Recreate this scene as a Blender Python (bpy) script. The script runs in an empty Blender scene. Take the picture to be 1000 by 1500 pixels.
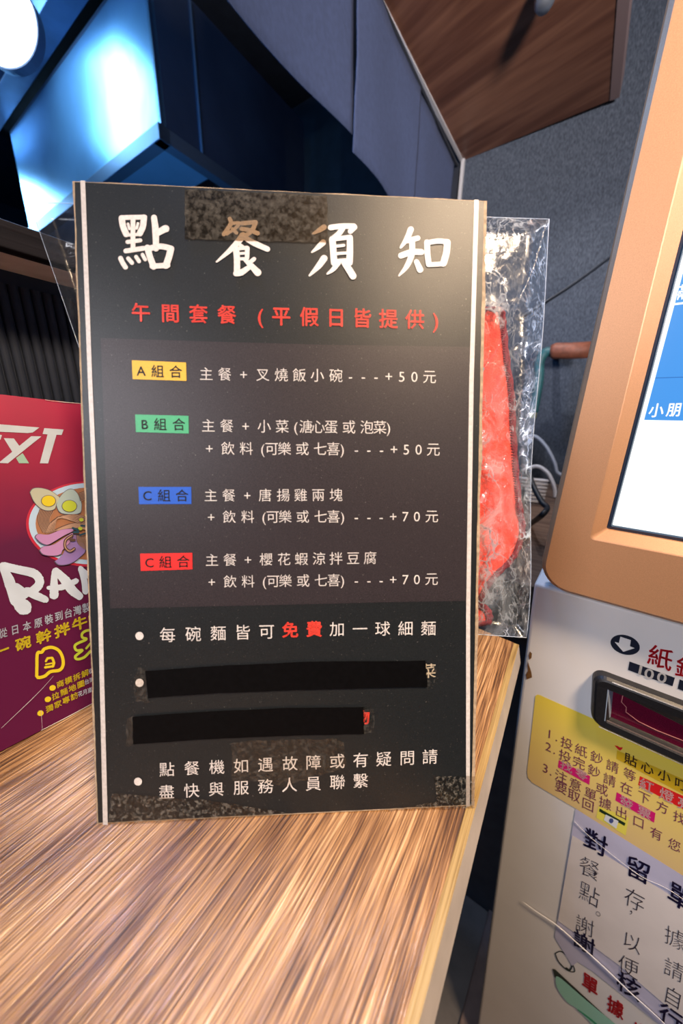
import bpy, bmesh, math, random
from mathutils import Vector as V, Matrix
from mathutils import noise as mn
random.seed(7)
S = bpy.context.scene
COL = S.collection
# ---------------------------------------------------------------- camera (calibrated from the photograph, 1000x1500)
F, YH, CAMZ = 490.0, 605.0, 1.16
TH = math.atan((750 - YH) / F)
RO = math.atan(30 / (F / math.tan(TH)))
_fw = V((0, math.cos(TH), -math.sin(TH))); _u = V((0, math.sin(TH), math.cos(TH))); _r = V((1, 0, 0))
RT = _r * math.cos(RO) + _u * math.sin(RO); UP = -_r * math.sin(RO) + _u * math.cos(RO); FW = _fw
CP = V((0, 0, CAMZ))
cd = bpy.data.cameras.new('camera'); cam = bpy.data.objects.new('camera', cd); COL.objects.link(cam)
cd.sensor_width = 36; cd.lens = F / 1500 * 36; cd.clip_start = .01
m = Matrix((RT, UP, -FW)).transposed().to_4x4(); m.translation = CP; cam.matrix_world = m
cd.dof.use_dof = True; cd.dof.focus_distance = .29; cd.dof.aperture_fstop = 5.0
S.camera = cam
S.view_settings.view_transform = 'Standard'; S.view_settings.look = 'None'
S.view_settings.exposure = 0.05; S.view_settings.gamma = 1; S.view_settings.use_curve_mapping = False
S.cycles.use_denoising = True; S.cycles.max_bounces = 8; S.cycles.transparent_max_bounces = 16
S.cycles.caustics_reflective = False; S.cycles.caustics_refractive = False; S.cycles.sample_clamp_indirect = 4

def ray(px, py): return FW * F + RT * (px - 500) - UP * (py - 750)
def hit(px, py, n, d):                      # ray/plane, n.p = d with p relative to the camera
    v = ray(px, py); return v * (d / v.dot(n)) + CP
_a = ray(840, 611); AX = V((_a.x, _a.y, 0)).normalized()      # room axis: depth direction of counter, table, canopy
BX = V((-AX.y, AX.x, 0))                                       # cross direction (to the left)
_h = ray(-150, 600); HX = V((_h.x, _h.y, 0)).normalized()
MN = V((HX.y, -HX.x, 0))
if MN.y > 0: MN = -MN                                          # kiosk front normal (towards the diner)
MR = -HX                                                       # kiosk rightwards
Z = V((0, 0, 1))
KD = MN.dot(ray(788, 900) / ray(788, 900).dot(FW) * .40)
WD = AX.dot(hit(679, 235, Z, 1.0) - CP)                        # back wall distance
LD = -.40                                                      # fluted counter face
NB = -BX                                                       # normal pointing right
def zpl(px, py, z): return hit(px, py, Z, z - CAMZ)

# ---------------------------------------------------------------- world and lights
w = bpy.data.worlds.new('world'); S.world = w; w.use_nodes = True
w.node_tree.nodes['Background'].inputs[0].default_value = (.55, .65, 1, 1); w.node_tree.nodes['Background'].inputs[1].default_value = .25
def area(name, loc, target, size, energy, color, size_y=None, spread=180):
    l = bpy.data.lights.new(name, 'AREA'); l.energy = energy; l.color = color; l.size = size
    if size_y: l.shape = 'RECTANGLE'; l.size_y = size_y
    l.spread = math.radians(spread)
    o = bpy.data.objects.new(name, l); COL.objects.link(o); o.location = loc
    o.rotation_euler = (V(target) - V(loc)).to_track_quat('-Z', 'Y').to_euler(); return o
area('warm_lamp', (.46, -.34, 2.20), (.13, .17, .95), .22, 7.8, (1, .73, .48), spread=80)
area('kiosk_fill_light', (-.62, -.50, 1.50), (.38, .25, .65), .35, 3.2, (.92, .92, 1), spread=110)  # added fill that brightens the kiosk front, no fixture of its own
area('canopy_fill_light', (.55, -1.0, 1.55), (.38, 1.25, 2.0), .30, 12, (.98, .88, .86), spread=60)  # added fill standing in for bounce onto the canopy underside
area('white_lamp', (.10, .56, 2.20), (.03, .10, .9), .10, 2.7, (.86, .88, 1), spread=110)
area('blue_table_fill', (-.33, .42, 2.40), (-.2, .2, .9), .10, 1.1, (.16, .45, 1), spread=50)  # added bluish fill for the table left of the sign
def mirrored(px, py, dist):                       # where a lamp must hang for its gleam to show on the hood face
    q = hit(px, py, AX, HOOD_A); d = (q - CP).normalized(); r = d - AX * (2 * d.dot(AX)); return q, q + r * dist
HOOD_A = AX.dot(hit(237, 192, Z, .90) - CP)
_q, _l = mirrored(178, 70, .55)
area('kitchen_tube', _l, _q, .16, 9, (.30, .62, 1), size_y=.75)
_q, _l = mirrored(52, 318, .55)
area('kitchen_tube_left', _l, _q, .12, 6, (.30, .62, 1), size_y=.30)
area('kitchen_hood_fill', (-2.3, .9, 1.9), (-1.0, 1.8, 2.4), .9, 6, (.02, .27, 1))  # added blue fill that tints the hood steel
area('kitchen_blue_fill', (-.80, .95, 2.0), (-.2, .2, .95), .35, 12, (.14, .44, 1))  # added blue fill for the kitchen glow, aimed at the table
area('hood_underside_fill', (-.75, 1.35, 1.45), (-.75, 1.4, 2.2), .4, 5, (.14, .44, 1))  # added fill pointing up to brighten the hood underside
area('kitchen_duct_fill', (-.55, .62, 2.45), (-1.1, 1.5, 2.45), .2, 4, (.10, .40, 1))  # added fill near the ceiling to brighten the duct

# ---------------------------------------------------------------- material helpers
def mat(name, col=(.5, .5, .5), rough=.5, metal=0, spec=.5, emit=None, estr=1, noise=None, bump=None, fn=None, coat=0):
    M = bpy.data.materials.new(name); M.use_nodes = True; nt = M.node_tree; N = nt.nodes; L = nt.links
    b = N['Principled BSDF']; b.inputs['Base Color'].default_value = (*col, 1); b.inputs['Roughness'].default_value = rough
    b.inputs['Metallic'].default_value = metal; b.inputs['Specular IOR Level'].default_value = spec
    b.inputs['Coat Weight'].default_value = coat
    if emit: b.inputs['Emission Color'].default_value = (*emit, 1); b.inputs['Emission Strength'].default_value = estr
    tc = N.new('ShaderNodeTexCoord')
    if noise:                                # (scale, amount, detail): mottles the base colour
        n = N.new('ShaderNodeTexNoise'); n.inputs['Scale'].default_value = noise[0]; n.inputs['Detail'].default_value = 6
        L.new(tc.outputs['Object'], n.inputs['Vector'])
        r = N.new('ShaderNodeMapRange'); r.inputs[1].default_value = .3; r.inputs[2].default_value = .7
        r.inputs[3].default_value = 1 - noise[1]; r.inputs[4].default_value = 1 + noise[1]; L.new(n.outputs[0], r.inputs[0])
        x = N.new('ShaderNodeVectorMath'); x.operation = 'SCALE'; x.inputs[0].default_value = col; L.new(r.outputs[0], x.inputs['Scale'])
        L.new(x.outputs[0], b.inputs['Base Color'])
    if bump:                                 # (scale, strength, distance)
        n2 = N.new('ShaderNodeTexNoise'); n2.inputs['Scale'].default_value = bump[0]; n2.inputs['Detail'].default_value = 5
        L.new(tc.outputs['Object'], n2.inputs['Vector'])
        bp = N.new('ShaderNodeBump'); bp.inputs['Strength'].default_value = bump[1]; bp.inputs['Distance'].default_value = bump[2] if len(bump) > 2 else .001
        L.new(n2.outputs[0], bp.inputs['Height']); L.new(bp.outputs[0], b.inputs['Normal'])
    if fn: fn(nt, N, L, b, tc)
    return M

def ramp(N, stops):
    r = N.new('ShaderNodeValToRGB'); e = r.color_ramp.elements
    e[0].position, e[0].color = stops[0][0], (*stops[0][1], 1); e[1].position, e[1].color = stops[-1][0], (*stops[-1][1], 1)
    for p, c in stops[1:-1]: k = e.new(p); k.color = (*c, 1)
    return r

def wood_mat(name, stops, along, sc=(6, 160), rough=.45, bump=.35, spec=.5, big=2.5):
    ang = math.atan2(along.y, along.x)
    def fn(nt, N, L, b, tc):
        g = N.new('ShaderNodeNewGeometry')
        vr = N.new('ShaderNodeVectorRotate'); vr.rotation_type = 'Z_AXIS'; vr.inputs['Angle'].default_value = -ang
        L.new(g.outputs['Position'], vr.inputs['Vector'])
        def tex(sx, sy, det, dist=0):
            v = N.new('ShaderNodeVectorMath'); v.operation = 'MULTIPLY'; v.inputs[1].default_value = (sx, sy, sy)
            L.new(vr.outputs[0], v.inputs[0]); n = N.new('ShaderNodeTexNoise'); n.inputs['Scale'].default_value = 1
            n.inputs['Detail'].default_value = det; n.inputs['Distortion'].default_value = dist; L.new(v.outputs[0], n.inputs['Vector']); return n
        fine = tex(sc[0], sc[1], 4, .3); mid = tex(sc[0] * .8, sc[1] * .28, 4, .9); bigt = tex(big, big * 5, 3, 1.5)
        def mix(a, bb, f):
            k = N.new('ShaderNodeMix'); k.inputs[0].default_value = f; L.new(a, k.inputs[2]); L.new(bb, k.inputs[3]); return k.outputs[0]
        h = mix(mix(fine.outputs[0], mid.outputs[0], .28), bigt.outputs[0], .28)
        r = ramp(N, stops); L.new(h, r.inputs[0]); L.new(r.outputs[0], b.inputs['Base Color'])
        bp = N.new('ShaderNodeBump'); bp.inputs['Strength'].default_value = bump; bp.inputs['Distance'].default_value = .0012
        L.new(fine.outputs[0], bp.inputs['Height']); L.new(bp.outputs[0], b.inputs['Normal'])
        rr = N.new('ShaderNodeMapRange'); rr.inputs[1].default_value = .35; rr.inputs[2].default_value = .65
        rr.inputs[3].default_value = rough + .15; rr.inputs[4].default_value = rough - .08; L.new(fine.outputs[0], rr.inputs[0]); L.new(rr.outputs[0], b.inputs['Roughness'])
    return mat(name, rough=rough, spec=spec, fn=fn)

def dust(amount=.35, base=None, scale=900, thr=.70):   # specks of dust over a printed sheet
    def fn(nt, N, L, b, tc):
        n = N.new('ShaderNodeTexNoise'); n.inputs['Scale'].default_value = scale; n.inputs['Detail'].default_value = 2
        L.new(tc.outputs['Object'], n.inputs['Vector'])
        r = N.new('ShaderNodeMapRange'); r.inputs[1].default_value = thr; r.inputs[2].default_value = thr + .1; r.inputs[3].default_value = 0; r.inputs[4].default_value = amount
        L.new(n.outputs[0], r.inputs[0])
        n3 = N.new('ShaderNodeTexNoise'); n3.inputs['Scale'].default_value = 1600; L.new(tc.outputs['Object'], n3.inputs['Vector'])
        q = N.new('ShaderNodeMapRange'); q.inputs[1].default_value = .3; q.inputs[2].default_value = .7; q.inputs[3].default_value = .7; q.inputs[4].default_value = 1.35
        L.new(n3.outputs[0], q.inputs[0])
        s = N.new('ShaderNodeVectorMath'); s.operation = 'SCALE'; s.inputs[0].default_value = base; L.new(q.outputs[0], s.inputs['Scale'])
        k = N.new('ShaderNodeMix'); k.data_type = 'RGBA'; L.new(r.outputs[0], k.inputs[0]); L.new(s.outputs[0], k.inputs[6]); k.inputs[7].default_value = (.45, .43, .4, 1)
        L.new(k.outputs[2], b.inputs['Base Color'])
        bp = N.new('ShaderNodeBump'); bp.inputs['Strength'].default_value = .25; bp.inputs['Distance'].default_value = .0003
        n2 = N.new('ShaderNodeTexNoise'); n2.inputs['Scale'].default_value = 2200; L.new(tc.outputs['Object'], n2.inputs['Vector'])
        L.new(n2.outputs[0], bp.inputs['Height']); L.new(bp.outputs[0], b.inputs['Normal'])
    return fn

def film_mat(name, gloss=.05, haze=.01, streak=.5, sscale=60, bs=.3, bscale=50, rough=.1):
    M = bpy.data.materials.new(name); M.use_nodes = True; nt = M.node_tree; N = nt.nodes; L = nt.links; N.clear()
    out = N.new('ShaderNodeOutputMaterial'); tr = N.new('ShaderNodeBsdfTransparent'); tr.inputs[0].default_value = (.97, .985, 1, 1)
    gl = N.new('ShaderNodeBsdfGlossy'); gl.inputs['Roughness'].default_value = rough; df = N.new('ShaderNodeBsdfDiffuse'); df.inputs[0].default_value = (.78, .86, .95, 1)
    tl = N.new('ShaderNodeBsdfTranslucent'); tl.inputs[0].default_value = (.75, .88, 1, 1); md = N.new('ShaderNodeMixShader'); md.inputs[0].default_value = .4; L.new(df.outputs[0], md.inputs[1]); L.new(tl.outputs[0], md.inputs[2])
    tc = N.new('ShaderNodeTexCoord')
    def noise(scale, det=3, dist=0., sq=(1, 1, 1), rgh=.5):
        v = N.new('ShaderNodeVectorMath'); v.operation = 'MULTIPLY'; v.inputs[1].default_value = sq; L.new(tc.outputs['Object'], v.inputs[0])
        n = N.new('ShaderNodeTexNoise'); n.inputs['Scale'].default_value = scale; n.inputs['Detail'].default_value = det; n.inputs['Distortion'].default_value = dist; n.inputs['Roughness'].default_value = rgh
        L.new(v.outputs[0], n.inputs['Vector']); return n.outputs[0]
    def mr(x, a, b_, c=0., d=1.):
        r = N.new('ShaderNodeMapRange'); r.inputs[1].default_value = a; r.inputs[2].default_value = b_; r.inputs[3].default_value = c; r.inputs[4].default_value = d; L.new(x, r.inputs[0]); return r.outputs[0]
    def op(o, a, b_=None):
        k = N.new('ShaderNodeMath'); k.operation = o; L.new(a, k.inputs[0])
        if b_ is None: pass
        elif isinstance(b_, float): k.inputs[1].default_value = b_
        else: L.new(b_, k.inputs[1])
        return k.outputs[0]
    bp = N.new('ShaderNodeBump'); bp.inputs['Strength'].default_value = bs; bp.inputs['Distance'].default_value = .006; L.new(noise(bscale, 4, .8), bp.inputs['Height']); L.new(bp.outputs[0], gl.inputs['Normal'])
    def ridge(scale, wdt, sq, dist=.6):
        return mr(op('ABSOLUTE', op('SUBTRACT', noise(scale, 4, dist, sq, .62), .5)), 0., wdt, 1., 0.)
    patches = mr(noise(sscale * .7, 2), .47, .60)
    long_ = ridge(sscale, .010, (1, 1, .35)); fine = ridge(sscale * 3, .016, (1, 1, .6), 1.2)
    specks = mr(noise(sscale * 5, 5, 1.5, (1, 1, .55), .7), .60, .68)
    haze_paint = N.new('ShaderNodeAttribute'); haze_paint.attribute_name = 'painted_haze'  # reflected haze painted as whitening of the film
    att = N.new('ShaderNodeAttribute'); att.attribute_name = 'crumple'
    wv = N.new('ShaderNodeTexNoise'); wv.inputs['Scale'].default_value = 45; wv.inputs['Detail'].default_value = 3; L.new(tc.outputs['Object'], wv.inputs['Vector'])
    def crease(scale, wdt):
        k = N.new('ShaderNodeVectorMath'); k.operation = 'MULTIPLY_ADD'; L.new(wv.outputs['Color'], k.inputs[0]); k.inputs[1].default_value = (.03, .03, .03); L.new(tc.outputs['Object'], k.inputs[2])
        k2 = N.new('ShaderNodeVectorMath'); k2.operation = 'MULTIPLY'; k2.inputs[1].default_value = (1, 1, .55); L.new(k.outputs[0], k2.inputs[0])
        v = N.new('ShaderNodeTexVoronoi'); v.feature = 'DISTANCE_TO_EDGE'; v.inputs['Scale'].default_value = scale; L.new(k2.outputs[0], v.inputs['Vector']); return mr(v.outputs['Distance'], 0., wdt, 1., 0.)
    cr = op('ADD', crease(45, .035), op('MULTIPLY', crease(120, .05), .6))
    crm = op('MULTIPLY', op('MULTIPLY', cr, mr(noise(38, 4, .5), .46, .60)), op('ADD', att.outputs['Fac'], .015))
    m_ = op('MULTIPLY', op('ADD', op('ADD', op('MULTIPLY', long_, .8), op('MULTIPLY', fine, .45)), op('MULTIPLY', specks, .9)), op('ADD', patches, .12))
    m_ = op('MULTIPLY', m_, op('ADD', att.outputs['Fac'], .02))
    m_ = op('ADD', m_, crm)  # pale streaks, specks and creases are glints painted into the film
    mk = op('MULTIPLY', haze_paint.outputs['Fac'], mr(noise(sscale * 1.6, 6, 1.0, (1, 1, .7), .6), .44, .62, .03, .50))
    f1 = op('MINIMUM', op('ADD', op('ADD', op('MULTIPLY', m_, streak), mk), haze), .85); f2 = op('MINIMUM', op('ADD', op('MULTIPLY', m_, .5), gloss), .8)
    m1 = N.new('ShaderNodeMixShader'); L.new(f1, m1.inputs[0]); L.new(tr.outputs[0], m1.inputs[1]); L.new(md.outputs[0], m1.inputs[2])
    m2 = N.new('ShaderNodeMixShader'); L.new(f2, m2.inputs[0]); L.new(m1.outputs[0], m2.inputs[1]); L.new(gl.outputs[0], m2.inputs[2])
    L.new(m2.outputs[0], out.inputs[0]); return M

# ---------------------------------------------------------------- object helpers
def thing(name, loc, label, cat, group=None):
    o = bpy.data.objects.new(name, None); COL.objects.link(o); o.location = loc; o['label'] = label; o['category'] = cat
    if group: o['group'] = group
    o.empty_display_size = .02; return o
def tag(o, label, cat, group=None):
    o['label'] = label; o['category'] = cat
    if group: o['group'] = group
    return o
def base(o):                                  # world location of an unrotated chain
    p = V((0, 0, 0))
    while o: p = p + o.location; o = o.parent
    return p
def mesh(name, vs, fs, m, parent=None, loc=None, smooth=False, label=None):
    off = base(parent) if parent else V((0, 0, 0))
    l = V(loc) - off if loc is not None else V((0, 0, 0))
    me = bpy.data.meshes.new(name); me.from_pydata([tuple(V(v) - off - l) for v in vs], [], fs); me.materials.append(m)
    if smooth: me.polygons.foreach_set('use_smooth', [True] * len(me.polygons))
    me.update(); o = bpy.data.objects.new(name, me); COL.objects.link(o); o.location = l
    if parent: o.parent = parent
    if label: o['label'] = label
    return o
def struct(name, vs, fs, m, parent=None, **k):
    o = mesh(name, vs, fs, m, parent, **k)
    if not parent: o['kind'] = 'structure'
    return o
class MB:
    def __init__(s): s.v = []; s.f = []
    def add(s, vs, fs): k = len(s.v); s.v += [V(x) for x in vs]; s.f += [[i + k for i in f] for f in fs]; return s
    def box(s, o, a, b, c):                   # corner + three edge vectors
        o, a, b, c = map(V, (o, a, b, c)); vs = [o, o + a, o + a + b, o + b, o + c, o + a + c, o + a + b + c, o + b + c]
        fs = [(0, 3, 2, 1), (4, 5, 6, 7), (0, 1, 5, 4), (1, 2, 6, 5), (2, 3, 7, 6), (3, 0, 4, 7)]
        if a.cross(b).dot(c) < 0: fs = [f[::-1] for f in fs]
        return s.add(vs, fs)
    def prism(s, pts, ext):                   # polygon extruded by vector ext
        n = len(pts); ext = V(ext); s.add(list(pts) + [V(p) + ext for p in pts], [list(range(n)), list(range(2 * n - 1, n - 1, -1))] + [(i, i + n, (i + 1) % n + n, (i + 1) % n) for i in range(n)]); return s
    def tube(s, pts, r, seg=8, cap=True):
        pts = [V(p) for p in pts]; rs = r if isinstance(r, (list, tuple)) else [r] * len(pts); k0 = len(s.v); n = len(pts)
        t0 = (pts[1] - pts[0]).normalized(); ref = V((0, 0, 1)) if abs(t0.z) < .9 else V((1, 0, 0)); u = t0.cross(ref).normalized()
        for i, p in enumerate(pts):
            t = (pts[min(i + 1, n - 1)] - pts[max(i - 1, 0)]).normalized(); u = (u - t * u.dot(t)).normalized(); v = t.cross(u)
            for j in range(seg):
                a = 2 * math.pi * j / seg; s.v.append(p + (u * math.cos(a) + v * math.sin(a)) * rs[i])
        for i in range(n - 1):
            for j in range(seg): s.f.append([k0 + i * seg + j, k0 + i * seg + (j + 1) % seg, k0 + (i + 1) * seg + (j + 1) % seg, k0 + (i + 1) * seg + j])
        if cap: s.f.append([k0 + j for j in range(seg)][::-1]); s.f.append([k0 + (n - 1) * seg + j for j in range(seg)])
        return s
    def obj(s, name, m, parent=None, bevel=0, smooth=False, label=None, segs=2):
        o = mesh(name, s.v, s.f, m, parent, smooth=smooth, label=label)
        if bevel:
            b = o.modifiers.new('bevel', 'BEVEL'); b.width = bevel; b.segments = segs; b.limit_method = 'ANGLE'; b.angle_limit = math.radians(40)
        return o
def smoothpath(pts, n=8):                      # Catmull-Rom
    pts = [V(p) for p in pts]; P = [pts[0]] + pts + [pts[-1]]; out = []
    for i in range(1, len(P) - 2):
        for k in range(n):
            t = k / n; a, b, c, d = P[i - 1], P[i], P[i + 1], P[i + 2]
            out.append(.5 * ((2 * b) + (c - a) * t + (2 * a - 5 * b + 4 * c - d) * t * t + (3 * b - a - 3 * c + d) * t ** 3))
    out.append(pts[-1]); return out

# a flat printed surface: pixel of the photograph -> point on the real plane
class Surf:
    def __init__(s, n, d): s.n = n; s.d = d
    def P(s, px, py, off=0): return hit(px, py, s.n, s.d) + s.n * off
    def poly(s, name, pts, m, parent, off, label=None, smoothn=0):
        if smoothn:
            q = [V((p[0], p[1], 0)) for p in pts]; q = smoothpath(q + [q[0]], smoothn)[:-1]; pts = [(p.x, p.y) for p in q]
        vs = [s.P(x, y, off) for x, y in pts]
        area_ = sum(pts[i][0] * pts[(i + 1) % len(pts)][1] - pts[(i + 1) % len(pts)][0] * pts[i][1] for i in range(len(pts)))
        f = list(range(len(vs)));
        if area_ > 0: f = f[::-1]
        o = mesh(name, vs, [f], m, parent, label=label)
        if len(f) > 4: tri(o.data)
        return o
def tri(me):
    b = bmesh.new(); b.from_mesh(me); bmesh.ops.triangulate(b, faces=b.faces[:]); b.to_mesh(me); b.free()
def ell(cx, cy, rx, ry, rot=0, n=32):
    c, s_ = math.cos(math.radians(rot)), math.sin(math.radians(rot))
    return [(cx + rx * math.cos(a) * c - ry * math.sin(a) * s_, cy + rx * math.cos(a) * s_ + ry * math.sin(a) * c) for a in [2 * math.pi * i / n for i in range(n)]]

# ---------------------------------------------------------------- lettering
_gc = {}
def glyph(ch, w=0):
    if w > 0:                                   # bolder: the outline laid down several times, slightly shifted
        vs, fs = glyph(ch, 0); V2 = []; F2 = []; w = w * 1.1
        for dx, dy in ((w, 0), (-w, 0), (0, w), (0, -w)):
            k = len(V2); V2 += [(x + dx, y + dy) for x, y in vs]; F2 += [[i + k for i in f] for f in fs]
        return V2, F2
    if (ch, w) in _gc: return _gc[ch, w]
    c = bpy.data.curves.new('glyph', 'FONT'); c.body = ch; c.align_x = 'CENTER'; c.resolution_u = 3; c.offset = w
    o = bpy.data.objects.new('glyph', c); COL.objects.link(o); dg = bpy.context.evaluated_depsgraph_get()
    e = o.evaluated_get(dg); me = e.to_mesh(); r = ([(v.co.x, v.co.y - .375) for v in me.vertices], [list(p.vertices) for p in me.polygons])
    e.to_mesh_clear(); bpy.data.objects.remove(o); bpy.data.curves.remove(c); _gc[ch, w] = r; return r
def letters(name, surf, items, m, parent, off, w=0, sx=1, sy=None, size=None, ex=None, ey=None, skew=0):
    """items: (char, px, py[, size]); size = em in pixels; ex, ey = pixel vectors of the em (rightwards, upwards)"""
    mb = MB()
    for k, it in enumerate(items):
        ch, x, y = it[:3]; sz = it[3] if len(it) > 3 else size
        C = surf.P(x, y, off + k * 2e-6)
        if ex is None:
            E = surf.P(x + sz, y, off) - C; L_ = E.length
            EX = surf.bx * L_ * sx; EY = surf.by * L_ * (sy or 1)
        else:
            s_ = (sz / 100.) if sz else 1
            EX = surf.P(x + ex[0] * s_, y + ex[1] * s_, off) - C; EY = surf.P(x + ey[0] * s_, y + ey[1] * s_, off) - C
        vs, fs = glyph(ch, w)
        mb.add([C + EX * a + EY * b for a, b in vs], fs)
    return mb.obj(name, m, parent)
def strokes(name, surf, lst, m, parent, off, fx=lambda x, y: (x, y), sc=1.0, jag=0, sm_=True):
    """lst: (width list or number, [(x,y)...]) drawn as brush strokes with round ends"""
    mb = MB(); k = 0
    for ws, pts in lst:
        q = [V((*fx(*p), 0)) for p in pts]; n = len(q)
        W_ = list(ws) if isinstance(ws, (list, tuple)) else [ws] * n
        if len(W_) < n: W_ = [W_[0] + (W_[-1] - W_[0]) * i / (n - 1) for i in range(n)]
        if n > 2 and sm_:
            sm = smoothpath(q, 5); W2 = []
            for i in range(n - 1): W2 += [W_[i] + (W_[i + 1] - W_[i]) * t / 5 for t in range(5)]
            W2.append(W_[-1])
        else: sm, W2 = q, W_
        W2 = [x * sc for x in W2]
        for i, p in enumerate(sm):
            k += 1; c = [(p.x + W2[i] / 2 * math.cos(a) * (1 + random.uniform(-jag, jag)), p.y + W2[i] / 2 * math.sin(a) * (1 + random.uniform(-jag, jag))) for a in [-2 * math.pi * j / 12 for j in range(12)]]
            mb.add([surf.P(x, y, off + k * 1e-6) for x, y in c], [list(range(12))])
            if i:
                k += 1; a, b = sm[i - 1], p; d = (b - a)
                if d.length < 1e-6: continue
                d.normalize(); nn = V((-d.y, d.x, 0)); c = [a + nn * W2[i - 1] / 2, b + nn * W2[i] / 2, b - nn * W2[i] / 2, a - nn * W2[i - 1] / 2]
                mb.add([surf.P(v.x, v.y, off + k * 1e-6) for v in c], [[0, 1, 2, 3]])
    return mb.obj(name, m, parent)

# ================================================================ THE ROOM
def wallpaper(nt, N, L, b, tc):
    n = N.new('ShaderNodeTexNoise'); n.inputs['Scale'].default_value = 380; n.inputs['Detail'].default_value = 5
    v = N.new('ShaderNodeVectorMath'); v.operation = 'MULTIPLY'; v.inputs[1].default_value = (1, 1, .25); L.new(tc.outputs['Object'], v.inputs[0]); L.new(v.outputs[0], n.inputs['Vector'])
    r = ramp(N, [(.3, (.018, .026, .040)), (.5, (.042, .056, .080)), (.72, (.09, .11, .145))]); L.new(n.outputs[0], r.inputs[0]); L.new(r.outputs[0], b.inputs['Base Color'])
    bp = N.new('ShaderNodeBump'); bp.inputs['Strength'].default_value = .4; bp.inputs['Distance'].default_value = .002; L.new(n.outputs[0], bp.inputs['Height']); L.new(bp.outputs[0], b.inputs['Normal'])
M_wall = mat('dark_wallpaper', rough=.8, fn=wallpaper)
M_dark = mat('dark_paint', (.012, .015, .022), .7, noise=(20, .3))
M_plain = mat('room_paint', (.30, .28, .27), .8, noise=(3, .1))
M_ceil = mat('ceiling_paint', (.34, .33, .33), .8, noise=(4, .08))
M_floor = mat('floor_tiles', (.08, .072, .07), .5, noise=(14, .35), bump=(60, .2, .002))
def P3(a, b, z): return AX * a + BX * b + V((0, 0, z))          # room frame: depth, left, height
a0, a1, b0, b1 = -1.8, WD, -1.35, 3.9
nd = -NB.dot(hit(679, 235, Z, 1.0) - CP)                        # left coordinate of the corner
def slab(name, o, a, b, c, m): mb = MB(); mb.box(o, a, b, c); return struct(name, mb.v, mb.f, m)
slab('floor', P3(a0, b0, -.1), AX * (a1 - a0), BX * (b1 - b0), V((0, 0, .1)), M_floor)
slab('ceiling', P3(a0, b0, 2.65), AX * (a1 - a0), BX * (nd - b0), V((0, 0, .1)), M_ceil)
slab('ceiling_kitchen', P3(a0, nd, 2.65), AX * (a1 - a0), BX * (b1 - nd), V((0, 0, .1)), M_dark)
slab('wall_back', P3(a1, b0, 0), AX * .1, BX * (nd - b0), V((0, 0, 2.65)), M_wall)
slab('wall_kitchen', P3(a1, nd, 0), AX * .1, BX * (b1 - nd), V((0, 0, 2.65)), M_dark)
slab('wall_front', P3(a0 - .1, b0, 0), AX * .1, BX * (b1 - b0), V((0, 0, 2.65)), M_plain)
slab('wall_right', P3(a0, b0 - .1, 0), AX * (a1 - a0), BX * .1, V((0, 0, 2.65)), M_plain)
slab('wall_left', P3(a0, b1, 0), AX * (a1 - a0), BX * .1, V((0, 0, 2.65)), M_dark)
M_trim = mat('pale_trim', (.45, .45, .46), .5)
slab('trim_1', P3(a1 - .012, nd - .006, 0), AX * .012, BX * .012, V((0, 0, 2.16)), M_trim)

# ---------------------------------------------------------------- wooden canopy at the top right
M_canopy = wood_mat('walnut_laminate', [(.30, (.055, .018, .010)), (.45, (.11, .042, .022)), (.58, (.20, .090, .050)), (.75, (.27, .135, .080))], -AX * .25 + NB * .97, sc=(2.2, 26), rough=.42, bump=.05, big=1.2)
c1, c2, c3 = zpl(679, 235, 2.16), zpl(893, 147, 2.16), zpl(562, 0, 2.16)
ad = (c1 - c3).normalized(); near1 = c3 - ad * .5; near2 = zpl(908, 0, 2.16) - ad * .45
can = thing('wooden_canopy', (c1 + c2) / 2, 'walnut wood overhead canopy board with pale edging above the blue cloth', 'canopy')
MB().prism([near1, c1, c2, near2][::-1], (0, 0, .06)).obj('underside_board', M_canopy, can)
sd = (c1 - near1); nn = V((-sd.y, sd.x, 0)).normalized()
MB().box(near1 + V((0, 0, -.004)), sd, nn * .012, (0, 0, .064)).obj('edge_strip', M_trim, can, label='pale edging strip')
sd = (c2 - near2); nn = V((sd.y, -sd.x, 0)).normalized()
MB().box(near2 + V((0, 0, -.002)), sd, nn * .025, (0, 0, .062)).obj('side_board', mat('mauve_edge', (.18, .13, .13), .6), can)
M_steel = mat('brushed_steel', (.30, .34, .40), .35, .8)
sp = zpl(799, -10, 2.128)
spot = thing('spotlight', sp, 'small steel spotlight under the walnut canopy, at the top edge of the picture', 'lamp')
mb = MB()
prof = [(.008, .0295), (.016, .029), (.022, .018), (.024, 0), (.022, -.018), (.015, -.028)]
mb.tube([sp + V((0, 0, z)) for r_, z in prof], [r_ for r_, z in prof], 20).obj('housing', M_steel, spot, smooth=True)
area('spotlight_beam', sp + V((0, 0, -.033)), (.98, 1.25, .80), .035, 2.2, (.95, .9, .92), spread=100)
MB().tube([sp + V((0, 0, .0295)), sp + V((0, 0, .032))], .03, 20).obj('mounting_plate', M_steel, spot)

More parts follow.
